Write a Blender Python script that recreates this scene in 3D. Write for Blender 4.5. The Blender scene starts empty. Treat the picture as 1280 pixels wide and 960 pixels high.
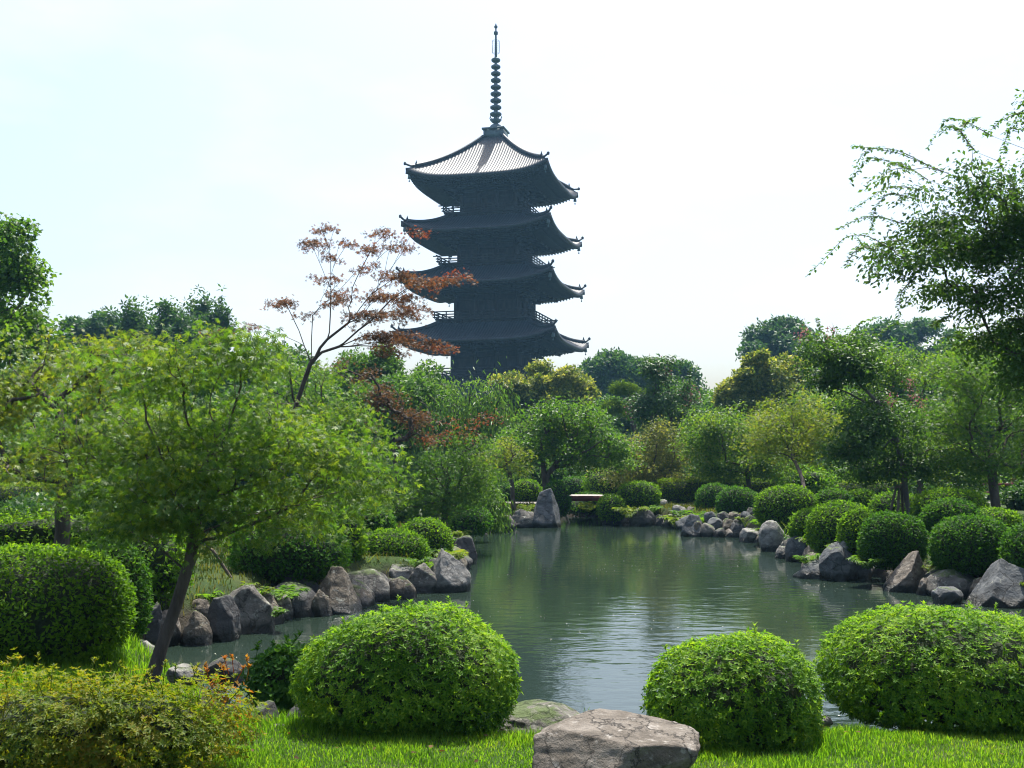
HAZE, SUN, SKY, DUST, EXPO = .00034, 4.6, .12, 4.0, 1.1
DENOISE = True
import bpy, math, random
import numpy as np
from mathutils import Vector

R = np.random.default_rng(7)
sc = bpy.context.scene
COL = sc.collection

# ------------------------------------------------------------------ camera maths
FPX, PITCH = 1372.0, math.atan(90 / 1372.0)
CAMZ = 1.6
CP, SP = math.cos(PITCH), math.sin(PITCH)
WATER = -0.5


def ray(px, py):
    dx, dy = (px - 640) / FPX, (480 - py) / FPX
    return np.array([dx, CP - dy * SP, SP + dy * CP])


def P(px, py, Y):
    d = ray(px, py)
    t = Y / d[1]
    return np.array([d[0] * t, Y, CAMZ + d[2] * t])


def G(px, py, z=0.0):
    d = ray(px, py)
    t = (z - CAMZ) / d[2]
    return np.array([d[0] * t, d[1] * t, z])


# ------------------------------------------------------------------ numpy noise
_perm = R.random((64, 64, 64))


def vnoise(p):
    p = np.asarray(p, float)
    i = np.floor(p).astype(int)
    f = p - i
    f = f * f * (3 - 2 * f)
    out = 0
    for dx in (0, 1):
        for dy in (0, 1):
            for dz in (0, 1):
                w = (f[:, 0] if dx else 1 - f[:, 0]) * (f[:, 1] if dy else 1 - f[:, 1]) * (f[:, 2] if dz else 1 - f[:, 2])
                out = out + w * _perm[(i[:, 0] + dx) & 63, (i[:, 1] + dy) & 63, (i[:, 2] + dz) & 63]
    return out * 2 - 1


def fbm(p, o=4, lac=2.1, g=.5):
    a, s, out = 1.0, 1.0, 0
    for _ in range(o):
        out = out + a * vnoise(p * s + 17.3 * s)
        s *= lac
        a *= g
    return out


def nrm(v):
    return v / np.maximum(np.linalg.norm(v, axis=-1, keepdims=True), 1e-9)


# ------------------------------------------------------------------ mesh building
class MB:
    def __init__(self):
        self.v, self.f, self.n = [], [], 0

    def add(self, v, f):
        v = np.asarray(v, float).reshape(-1, 3)
        f = np.asarray(f, int)
        self.v.append(v)
        self.f.append(f + self.n)
        self.n += len(v)

    def box(self, c, d, rot=None, taper=1.0):
        h = np.array(d) / 2
        s = np.array([[-1, -1, -1], [1, -1, -1], [1, 1, -1], [-1, 1, -1], [-1, -1, 1], [1, -1, 1], [1, 1, 1], [-1, 1, 1]], float)
        v = s * h
        v[4:, :2] *= taper
        if rot is not None:
            v = v @ np.asarray(rot).T
        self.add(v + np.asarray(c, float), [[0, 3, 2, 1], [4, 5, 6, 7], [0, 1, 5, 4], [1, 2, 6, 5], [2, 3, 7, 6], [3, 0, 4, 7]])

    def beam(self, a, b, w, h=None):
        a, b = np.asarray(a, float), np.asarray(b, float)
        h = h or w
        x = b - a
        L = np.linalg.norm(x)
        x /= L
        up = np.array([0, 0, 1.0]) if abs(x[2]) < .95 else np.array([0, 1.0, 0])
        y = nrm(np.cross(up, x))
        z = np.cross(x, y)
        self.box((a + b) / 2, (L, w, h), np.stack([x, y, z], 1))

    def lathe(self, prof, c=(0, 0, 0), seg=16):
        prof = np.asarray(prof, float)
        a = np.linspace(0, 2 * math.pi, seg, endpoint=False)
        v = np.stack([prof[:, None, 0] * np.cos(a), prof[:, None, 0] * np.sin(a), prof[:, None, 1] + 0 * a], -1).reshape(-1, 3)
        f = []
        for i in range(len(prof) - 1):
            for j in range(seg):
                k = (j + 1) % seg
                f.append([i * seg + j, i * seg + k, (i + 1) * seg + k, (i + 1) * seg + j])
        self.add(v + np.asarray(c), f)

    def tube(self, pts, rad, seg=6):
        pts = np.asarray(pts, float)
        rad = np.broadcast_to(rad, (len(pts),))
        t = nrm(np.gradient(pts, axis=0))
        ref = np.array([.3, .2, 1.0]) if abs(t[:, 2]).mean() < .8 else np.array([1.0, .25, 0])
        x = nrm(np.cross(t, ref))
        y = np.cross(t, x)
        a = np.linspace(0, 2 * math.pi, seg, endpoint=False)
        v = pts[:, None] + rad[:, None, None] * (x[:, None] * np.cos(a)[:, None] + y[:, None] * np.sin(a)[:, None])
        n = len(pts)
        i = np.arange(n - 1)[:, None] * seg
        j = np.arange(seg)[None]
        k = (j + 1) % seg
        self.add(v.reshape(-1, 3), np.stack([i + j, i + seg + j, i + seg + k, i + k], -1).reshape(-1, 4))

    def mesh(self, name, mat, smooth=False):
        me = bpy.data.meshes.new(name)
        V = np.concatenate(self.v)
        F = [f for f in self.f if len(f)]
        me.vertices.add(len(V))
        me.vertices.foreach_set('co', V.astype(np.float32).ravel())
        idx = np.concatenate([f.ravel() for f in F]).astype(np.int32)
        sz = np.concatenate([np.full(len(f), f.shape[1]) for f in F])
        st = np.concatenate([[0], np.cumsum(sz)[:-1]]).astype(np.int32)
        me.loops.add(len(idx))
        me.loops.foreach_set('vertex_index', idx)
        me.polygons.add(len(sz))
        me.polygons.foreach_set('loop_start', st)
        if smooth:
            me.polygons.foreach_set('use_smooth', np.ones(len(sz), bool))
        me.update(calc_edges=True)
        me.materials.append(mat)
        return me

    def build(self, name, mat, parent=None, smooth=False):
        o = bpy.data.objects.new(name, self.mesh(name, mat, smooth))
        COL.objects.link(o)
        if parent is not None:
            o.parent = parent
            if '_o' in parent:
                o.location = -np.array(parent['_o'])
        return o


def root(name, loc, label, cat, group=None):
    """an Empty at the thing's base; children are built in world coordinates and shifted back"""
    o = bpy.data.objects.new(name, None)
    o.empty_display_size = .2
    COL.objects.link(o)
    o.location = loc
    o['_o'] = [float(x) for x in loc]
    return tag(o, label, cat, group)


def tag(o, label, cat, group=None, kind=None):
    if label:
        o['label'] = label
    if cat:
        o['category'] = cat
    if group:
        o['group'] = group
    if kind:
        o['kind'] = kind
    return o


# ------------------------------------------------------------------ materials
def new_mat(name):
    m = bpy.data.materials.new(name)
    m.use_nodes = True
    nt = m.node_tree
    nt.nodes.clear()
    return m, nt, nt.nodes, nt.links


def ramp(nt, stops, interp='LINEAR'):
    r = nt.nodes.new('ShaderNodeValToRGB')
    r.color_ramp.interpolation = interp
    e = r.color_ramp.elements
    while len(e) < len(stops):
        e.new(.5)
    for k, (p, c) in enumerate(stops):
        e[k].position = p
        e[k].color = (*c, 1)
    return r


def leaf_mat(name, cols, trans=.45, rough=.42, spec=.5, k=.62, tint=(1.25, 1.15, .5), patch=3.0, patchcol=None):
    """leaf: each leaf its own shade (random per island), some light passes through it"""
    m, nt, N, L = new_mat(name)
    geo = N.new('ShaderNodeNewGeometry')
    r = ramp(nt, [(i / (len(cols) - 1), tuple(x * k for x in c)) for i, c in enumerate(cols)])
    tc = N.new('ShaderNodeTexCoord')
    no = N.new('ShaderNodeTexNoise')
    no.inputs['Scale'].default_value = patch
    no.inputs['Detail'].default_value = 2
    L.new(tc.outputs['Object'], no.inputs['Vector'])
    ad = N.new('ShaderNodeMath')
    ad.operation = 'MULTIPLY_ADD'
    L.new(no.outputs['Fac'], ad.inputs[0])
    ad.inputs[1].default_value = 1.1
    mul = N.new('ShaderNodeMath')
    mul.operation = 'MULTIPLY_ADD'
    L.new(geo.outputs['Random Per Island'], mul.inputs[0])
    mul.inputs[1].default_value = .7
    mul.inputs[2].default_value = -.4
    L.new(mul.outputs[0], ad.inputs[2])
    L.new(ad.outputs[0], r.inputs['Fac'])
    pb = N.new('ShaderNodeBsdfPrincipled')
    L.new(r.outputs['Color'], pb.inputs['Base Color'])
    pb.inputs['Roughness'].default_value = rough + .08
    pb.inputs['Specular IOR Level'].default_value = spec * .6
    tr = N.new('ShaderNodeBsdfTranslucent')
    mx = N.new('ShaderNodeMix')
    mx.data_type = 'RGBA'
    mx.blend_type = 'MULTIPLY'
    mx.inputs['Factor'].default_value = 1
    L.new(r.outputs['Color'], mx.inputs['A'])
    mx.inputs['B'].default_value = (tint[0] * 2, tint[1] * 2, tint[2] * 2, 1)
    L.new(mx.outputs['Result'], tr.inputs['Color'])
    ms = N.new('ShaderNodeMixShader')
    ms.inputs['Fac'].default_value = trans
    L.new(pb.outputs[0], ms.inputs[1])
    L.new(tr.outputs[0], ms.inputs[2])
    out = N.new('ShaderNodeOutputMaterial')
    L.new(ms.outputs[0], out.inputs['Surface'])
    return m


def solid_mat(name, cols, scale=6.0, rough=.8, bump=.3, bscale=None, detail=6, stretch=None, metal=0, spec=.4):
    m, nt, N, L = new_mat(name)
    tc = N.new('ShaderNodeTexCoord')
    mp = N.new('ShaderNodeMapping')
    if stretch:
        mp.inputs['Scale'].default_value = stretch
    L.new(tc.outputs['Object'], mp.inputs['Vector'])
    no = N.new('ShaderNodeTexNoise')
    no.inputs['Scale'].default_value = scale
    no.inputs['Detail'].default_value = detail
    no.inputs['Roughness'].default_value = .62
    L.new(mp.outputs[0], no.inputs['Vector'])
    r = ramp(nt, [(.28 + .44 * i / (len(cols) - 1), c) for i, c in enumerate(cols)])
    L.new(no.outputs['Fac'], r.inputs['Fac'])
    pb = N.new('ShaderNodeBsdfPrincipled')
    pb.inputs['Roughness'].default_value = rough
    pb.inputs['Metallic'].default_value = metal
    pb.inputs['Specular IOR Level'].default_value = spec
    L.new(r.outputs['Color'], pb.inputs['Base Color'])
    if bump:
        n2 = N.new('ShaderNodeTexNoise')
        n2.inputs['Scale'].default_value = bscale or scale * 3
        n2.inputs['Detail'].default_value = 5
        L.new(mp.outputs[0], n2.inputs['Vector'])
        b = N.new('ShaderNodeBump')
        b.inputs['Strength'].default_value = bump
        b.inputs['Distance'].default_value = .05
        L.new(n2.outputs['Fac'], b.inputs['Height'])
        L.new(b.outputs[0], pb.inputs['Normal'])
    out = N.new('ShaderNodeOutputMaterial')
    L.new(pb.outputs[0], out.inputs['Surface'])
    return m


def rock_mat(name, cols, scale=4.0, lichen=(.33, .33, .28), lich=.55, moss=.0, rough=.85, bump=.85):
    """weathered stone: mottled, cracked, some pale lichen and some moss on the upper faces"""
    m, nt, N, L = new_mat(name)
    tc = N.new('ShaderNodeTexCoord')
    oi = N.new('ShaderNodeObjectInfo')
    va = N.new('ShaderNodeVectorMath')
    va.operation = 'ADD'
    sc_ = N.new('ShaderNodeVectorMath')
    sc_.operation = 'SCALE'
    sc_.inputs['Scale'].default_value = .37
    L.new(oi.outputs['Location'], sc_.inputs[0])
    L.new(tc.outputs['Object'], va.inputs[0])
    L.new(sc_.outputs[0], va.inputs[1])

    def noise(s, d=7, rg=.65, st=None):
        n = N.new('ShaderNodeTexNoise')
        n.inputs['Scale'].default_value = s
        n.inputs['Detail'].default_value = d
        n.inputs['Roughness'].default_value = rg
        if st:
            mp = N.new('ShaderNodeMapping')
            mp.inputs['Scale'].default_value = st
            mp.inputs['Rotation'].default_value = (.5, .4, .3)
            L.new(va.outputs[0], mp.inputs['Vector'])
            L.new(mp.outputs[0], n.inputs['Vector'])
        else:
            L.new(va.outputs[0], n.inputs['Vector'])
        return n
    n1 = noise(scale, st=(1, 1, 2.2))
    r = ramp(nt, [(.3 + .4 * i / (len(cols) - 1), c) for i, c in enumerate(cols)])
    L.new(n1.outputs['Fac'], r.inputs['Fac'])

    def mixc(fac, a, bcol):
        x = N.new('ShaderNodeMix')
        x.data_type = 'RGBA'
        L.new(fac, x.inputs['Factor'])
        L.new(a, x.inputs['A'])
        x.inputs['B'].default_value = (*bcol, 1)
        return x.outputs['Result']
    n2 = noise(scale * 3.1)
    r2 = ramp(nt, [(lich, (0, 0, 0)), (lich + .1, (.8, .8, .8))])
    L.new(n2.outputs['Fac'], r2.inputs['Fac'])
    c = mixc(r2.outputs['Color'], r.outputs['Color'], lichen)
    # cracks
    vo = N.new('ShaderNodeTexVoronoi')
    vo.feature = 'DISTANCE_TO_EDGE'
    vo.inputs['Scale'].default_value = scale * .9
    wob = N.new('ShaderNodeMix')
    wob.data_type = 'RGBA'
    wob.inputs['Factor'].default_value = .12
    L.new(va.outputs[0], wob.inputs['A'])
    L.new(n2.outputs['Color'], wob.inputs['B'])
    L.new(wob.outputs['Result'], vo.inputs['Vector'])
    r3 = ramp(nt, [(0, (.7, .7, .7)), (.016, (0, 0, 0))])
    L.new(vo.outputs['Distance'], r3.inputs['Fac'])
    c = mixc(r3.outputs['Color'], c, tuple(x * .35 for x in cols[0]))
    if moss:
        g = N.new('ShaderNodeNewGeometry')
        sx = N.new('ShaderNodeSeparateXYZ')
        L.new(g.outputs['Normal'], sx.inputs[0])
        n4 = noise(scale * 1.6)
        mm = N.new('ShaderNodeMath')
        mm.operation = 'MULTIPLY'
        L.new(sx.outputs['Z'], mm.inputs[0])
        L.new(n4.outputs['Fac'], mm.inputs[1])
        r4 = ramp(nt, [(.5 - moss * .4, (0, 0, 0)), (.6 - moss * .4, (1, 1, 1))])
        L.new(mm.outputs[0], r4.inputs['Fac'])
        c = mixc(r4.outputs['Color'], c, (.07, .1, .03))
    pb = N.new('ShaderNodeBsdfPrincipled')
    pb.inputs['Specular IOR Level'].default_value = .4
    gp_ = N.new('ShaderNodeNewGeometry')
    sz = N.new('ShaderNodeSeparateXYZ')
    L.new(gp_.outputs['Position'], sz.inputs[0])
    wa = N.new('ShaderNodeMath')
    wa.operation = 'MULTIPLY_ADD'
    L.new(n2.outputs['Fac'], wa.inputs[0])
    wa.inputs[1].default_value = -.16
    L.new(sz.outputs['Z'], wa.inputs[2])
    wm = N.new('ShaderNodeMapRange')
    wm.inputs['From Min'].default_value = -.5
    wm.inputs['From Max'].default_value = -.42
    wm.inputs['To Min'].default_value = 1
    wm.inputs['To Max'].default_value = 0
    L.new(wa.outputs[0], wm.inputs['Value'])
    c = mixc(wm.outputs['Result'], c, (.018, .019, .015))
    rr = N.new('ShaderNodeMapRange')
    rr.inputs['To Min'].default_value = rough
    rr.inputs['To Max'].default_value = .3
    L.new(wm.outputs['Result'], rr.inputs['Value'])
    L.new(rr.outputs['Result'], pb.inputs['Roughness'])
    L.new(c, pb.inputs['Base Color'])
    n5 = noise(scale * 5, 8, .7)
    sb = N.new('ShaderNodeMath')
    sb.operation = 'SUBTRACT'
    L.new(n5.outputs['Fac'], sb.inputs[0])
    L.new(r3.outputs['Color'], sb.inputs[1])
    b = N.new('ShaderNodeBump')
    b.inputs['Strength'].default_value = bump
    b.inputs['Distance'].default_value = .04
    L.new(sb.outputs[0], b.inputs['Height'])
    L.new(b.outputs[0], pb.inputs['Normal'])
    out = N.new('ShaderNodeOutputMaterial')
    L.new(pb.outputs[0], out.inputs['Surface'])
    return m


LM = dict(
    azalea=leaf_mat('azalea_leaf', [(.02, .07, .006), (.055, .145, .01), (.11, .22, .015), (.19, .29, .025)], .43, .45, .25, k=.95),
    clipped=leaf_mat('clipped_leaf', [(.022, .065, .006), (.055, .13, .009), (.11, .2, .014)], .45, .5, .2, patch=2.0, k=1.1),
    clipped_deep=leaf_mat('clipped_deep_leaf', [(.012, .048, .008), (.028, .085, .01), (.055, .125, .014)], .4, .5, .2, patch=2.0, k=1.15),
    hedge=leaf_mat('hedge_leaf', [(.03, .075, .008), (.075, .145, .01), (.13, .2, .015)], .45, .5, .2, patch=2.0, k=.9),
    yellow=leaf_mat('gold_leaf', [(.035, .085, .006), (.085, .145, .008), (.14, .19, .012), (.19, .2, .014), (.25, .19, .018)], .42, .45, .3, patch=4.0, k=.75),
    orange=leaf_mat('orange_tip_leaf', [(.16, .15, .015), (.28, .17, .02), (.32, .12, .02)], .4, .45, .3, tint=(1.2, .9, .5), k=.75),
    maple=leaf_mat('maple_leaf', [(.026, .082, .012), (.055, .13, .016), (.09, .17, .018), (.145, .205, .022)], .42, .42, .55, patch=1.3, k=.9),
    maple_y=leaf_mat('maple_light_leaf', [(.04, .1, .012), (.08, .15, .016), (.14, .195, .02), (.2, .215, .028)], .42, .42, .5, patch=1.3, k=0.88),
    bronze=leaf_mat('bronze_maple_leaf', [(.05, .045, .03), (.085, .055, .034), (.13, .065, .034), (.13, .1, .04)], .38, .45, .5, tint=(1.15, .85, .65), patch=1.2, k=0.95),
    purple=leaf_mat('purple_bronze_leaf', [(.045, .04, .024), (.07, .045, .024), (.1, .055, .026), (.06, .09, .02)], .38, .45, .5, tint=(1.15, .9, .6), patch=1.2, k=.85),
    redtip=leaf_mat('red_tip_leaf', [(.1, .045, .026), (.16, .055, .03), (.2, .085, .03)], .42, .45, .4, tint=(1.2, .8, .6), patch=1.2, k=.75),
    mid=leaf_mat('broad_leaf', [(.022, .07, .011), (.045, .11, .014), (.08, .15, .018)], .4, .42, .5, patch=.8, k=1.08),
    dark=leaf_mat('dark_leaf', [(.014, .048, .012), (.028, .075, .015), (.05, .1, .018)], .32, .4, .5, patch=.8, k=1.15),
    zelkova=leaf_mat('zelkova_leaf', [(.022, .065, .014), (.04, .095, .017), (.065, .13, .02)], .4, .42, .5, patch=.8, k=1.05),
    chinq=leaf_mat('flowering_chinquapin_leaf', [(.04, .085, .015), (.09, .14, .02), (.19, .22, .04), (.34, .34, .12)], .35, .5, .4, patch=.9, k=.95),
    pale=leaf_mat('grey_green_leaf', [(.045, .08, .025), (.09, .12, .032), (.16, .16, .05)], .4, .45, .4, patch=1.0, k=0.95),
    willow=leaf_mat('willow_leaf', [(.03, .085, .018), (.06, .135, .025), (.1, .18, .035)], .4, .35, .6, patch=1.0, k=0.95),
    pine=leaf_mat('pine_needle', [(.06, .13, .02), (.1, .19, .022), (.14, .23, .03)], .3, .5, .4, k=.8),
    pink=leaf_mat('pink_blossom', [(.3, .11, .13), (.38, .18, .2), (.42, .26, .26)], .3, .6, .2, tint=(1, .7, .7), k=.7),
    fern=leaf_mat('fern_leaf', [(.05, .12, .012), (.1, .17, .02), (.17, .2, .03)], .4, .4, .4, k=.75),
    bank_grass=leaf_mat('bank_grass_blade', [(.03, .06, .01), (.06, .09, .014), (.11, .13, .025), (.2, .18, .06)], .4, .5, .25, patch=1.0, k=.7),
    grass=leaf_mat('grass_blade', [(.04, .12, .008), (.08, .2, .011), (.13, .26, .015), (.2, .27, .03)], .5, .45, .3, patch=1.0, k=.85),
)
BARK = solid_mat('bark', [(.035, .028, .022), (.075, .06, .048), (.12, .1, .085)], 9, .9, .8, 30, stretch=(1, 1, .25))
BARKG = solid_mat('grey_bark', [(.06, .052, .045), (.11, .1, .09), (.17, .155, .14)], 8, .9, .6, 25, stretch=(1, 1, .3))
TWIG = solid_mat('shrub_twigs', [(.012, .022, .008), (.022, .036, .012), (.035, .04, .018)], 25, .95, .8, 60)
RM = dict(
    grey=rock_mat('grey_rock', [(.052, .048, .041), (.118, .11, .096), (.21, .198, .172)], 4, moss=.3),
    pale=rock_mat('pale_rock', [(.1, .096, .088), (.2, .195, .18), (.33, .32, .295)], 5, lich=.6, moss=.1),
    brown=rock_mat('brown_rock', [(.055, .044, .033), (.12, .1, .074), (.21, .18, .14)], 4.5, moss=.35),
    blue=rock_mat('blue_grey_rock', [(.04, .044, .047), (.082, .089, .093), (.145, .153, .156)], 3.5, lich=.62, moss=.12),
    dark=rock_mat('dark_rock', [(.03, .03, .031), (.06, .06, .06), (.1, .1, .098)], 4, lich=.66, moss=.3),
    tan=rock_mat('tan_rock', [(.068, .056, .042), (.145, .124, .1), (.245, .218, .185)], 5, lichen=(.36, .335, .3), lich=.58),
)
# ------------------------------------------------------------------ leaves
def tpl_oval(w=.26, fold=.08, tipdrop=-.06):
    v = [(0, 0, 0), (.48, w, fold), (1, 0, tipdrop), (.48, -w, fold)]
    return np.array(v, float), np.array([[0, 2, 1], [0, 3, 2]])


def tpl_maple():
    v, f = [(0, 0, 0)], []
    for a, l in ((-82, .55), (-42, .85), (0, 1.0), (42, .85), (82, .55)):
        a = math.radians(a)
        d = np.array([math.cos(a), math.sin(a)])
        p = np.array([-d[1], d[0]])
        k = len(v)
        for q in (d * l * .5 - p * .13 * l, d * l, d * l * .5 + p * .13 * l):
            v.append((q[0], q[1], -.22 * (q @ q)))
        f += [[0, k, k + 1], [0, k + 1, k + 2]]
    return np.array(v), np.array(f)


def tpl_clump(n=5, seed=1):
    """a few leaves on one twig end, for trees too far off to show single leaves"""
    r = np.random.default_rng(seed)
    v, f = [], []
    for i in range(n):
        a = 2 * math.pi * i / n + r.uniform(-.4, .4)
        el = r.uniform(-.5, .6)
        d = np.array([math.cos(a) * math.cos(el), math.sin(a) * math.cos(el), math.sin(el)])
        s = nrm(np.cross(d, (r.normal(), r.normal(), 1.5)))
        o = r.normal(0, .12, 3)
        k = len(v)
        for q in (o, o + d * .5 + s * .22, o + d, o + d * .5 - s * .22):
            v.append(q)
        f += [[k, k + 1, k + 2], [k, k + 2, k + 3]]
    return np.array(v), np.array(f)


NARROW = tpl_oval(.19, .06, -.1)
OVAL, LONG, MAPLE, CLUMP, BROAD = tpl_oval(), tpl_oval(.12, .03, -.25), tpl_maple(), tpl_clump(), tpl_oval(.34, .06)


def put_leaves(mb, cen, nor, tip, size, tpl):
    tv, tf = tpl
    cen = np.asarray(cen, float)
    z = nrm(np.asarray(nor, float))
    x = np.asarray(tip, float)
    x = nrm(x - (x * z).sum(1, keepdims=True) * z)
    y = np.cross(z, x)
    size = np.broadcast_to(size, (len(cen),))[:, None, None]
    v = cen[:, None] + size * (x[:, None] * tv[None, :, :1] + y[:, None] * tv[None, :, 1:2] + z[:, None] * tv[None, :, 2:3])
    k = len(tv)
    f = tf[None] + (np.arange(len(cen)) * k)[:, None, None]
    mb.add(v.reshape(-1, 3), f.reshape(-1, 3))


# ------------------------------------------------------------------ trees
def skeleton(trunk, targets, crown0, seg, rng, sag=.12, wander=.12, follow=.3, fan=.22):
    """trunk: polyline; grow limbs from it to every target, always from the nearest fitting node"""
    pos, par, plen = [trunk[0]], [-1], [0.0]
    for a, b in zip(trunk[:-1], trunk[1:]):
        n = max(2, int(np.linalg.norm(b - a) / seg))
        for i in range(1, n + 1):
            q = a + (b - a) * i / n + (rng.normal(0, seg * .06, 3) if i < n else 0)
            plen.append(plen[-1] + np.linalg.norm(q - pos[-1]))
            pos.append(q)
            par.append(len(pos) - 2)
    n0 = len(pos)
    first = max(1, int(n0 * crown0))
    top = pos[-1]
    order = np.argsort(np.linalg.norm(targets - top, axis=1))
    ends = []
    cap = n0 + len(targets) * 14 + 10
    A = np.zeros((cap, 3))
    A[:n0] = pos
    PL = np.zeros(cap)
    PL[:n0] = plen
    n = n0
    for t in order:
        T = targets[t]
        D = T - A[first:n]
        d = np.linalg.norm(D, axis=1)
        cost = d + fan * PL[first:n] + np.maximum(0, -D[:, 2]) * .5
        i = int(np.argmin(cost)) + first
        d = d[i - first]
        m = int(min(12, max(2, d / seg)))
        p0 = A[i]
        pd = nrm(A[i] - A[par[i]]) if par[i] >= 0 else np.array([0, 0, 1.0])
        c = p0 + pd * d * follow + np.array([0, 0, sag * d])
        last = i
        for k in range(1, m + 1):
            u = k / m
            q = (1 - u) ** 2 * p0 + 2 * u * (1 - u) * c + u * u * T
            if k < m:
                q = q + rng.normal(0, wander * d / m, 3)
            A[n] = q
            PL[n] = PL[last] + np.linalg.norm(q - A[last])
            par.append(last)
            last = n
            n += 1
        ends.append((t, last))
    e = np.zeros(len(targets), int)
    for t, k in ends:
        e[t] = k
    return A[:n], np.array(par), e


def tree_tubes(mb, A, par, r0, rmin, expo=2.2):
    n = len(A)
    w = np.zeros(n)
    kids = [[] for _ in range(n)]
    for i in range(1, n):
        kids[par[i]].append(i)
    for i in range(n - 1, -1, -1):
        if not kids[i]:
            w[i] = 1
        if par[i] >= 0:
            w[par[i]] += w[i]
    r = np.maximum(r0 * (w / w[0]) ** (1 / expo), rmin)
    r[:2] *= (1.25, 1.08)
    # chains: follow the heaviest child, start a new tube for every other child
    stack = [(0, None)]
    while stack:
        s, p = stack.pop()
        ch = [] if p is None else [p]
        i = s
        while True:
            ch.append(i)
            if not kids[i]:
                break
            ks = sorted(kids[i], key=lambda k: -w[k])
            for k in ks[1:]:
                stack.append((k, i))
            i = ks[0]
        if len(ch) < 2:
            continue
        rr = r[ch].copy()
        if p is not None:
            rr[0] = min(r[p], rr[1] * 1.25)
        rr[-1] *= .6
        mb.tube(A[ch], rr, 8 if rr.max() > .05 else (5 if rr.max() > .015 else 3))


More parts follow.
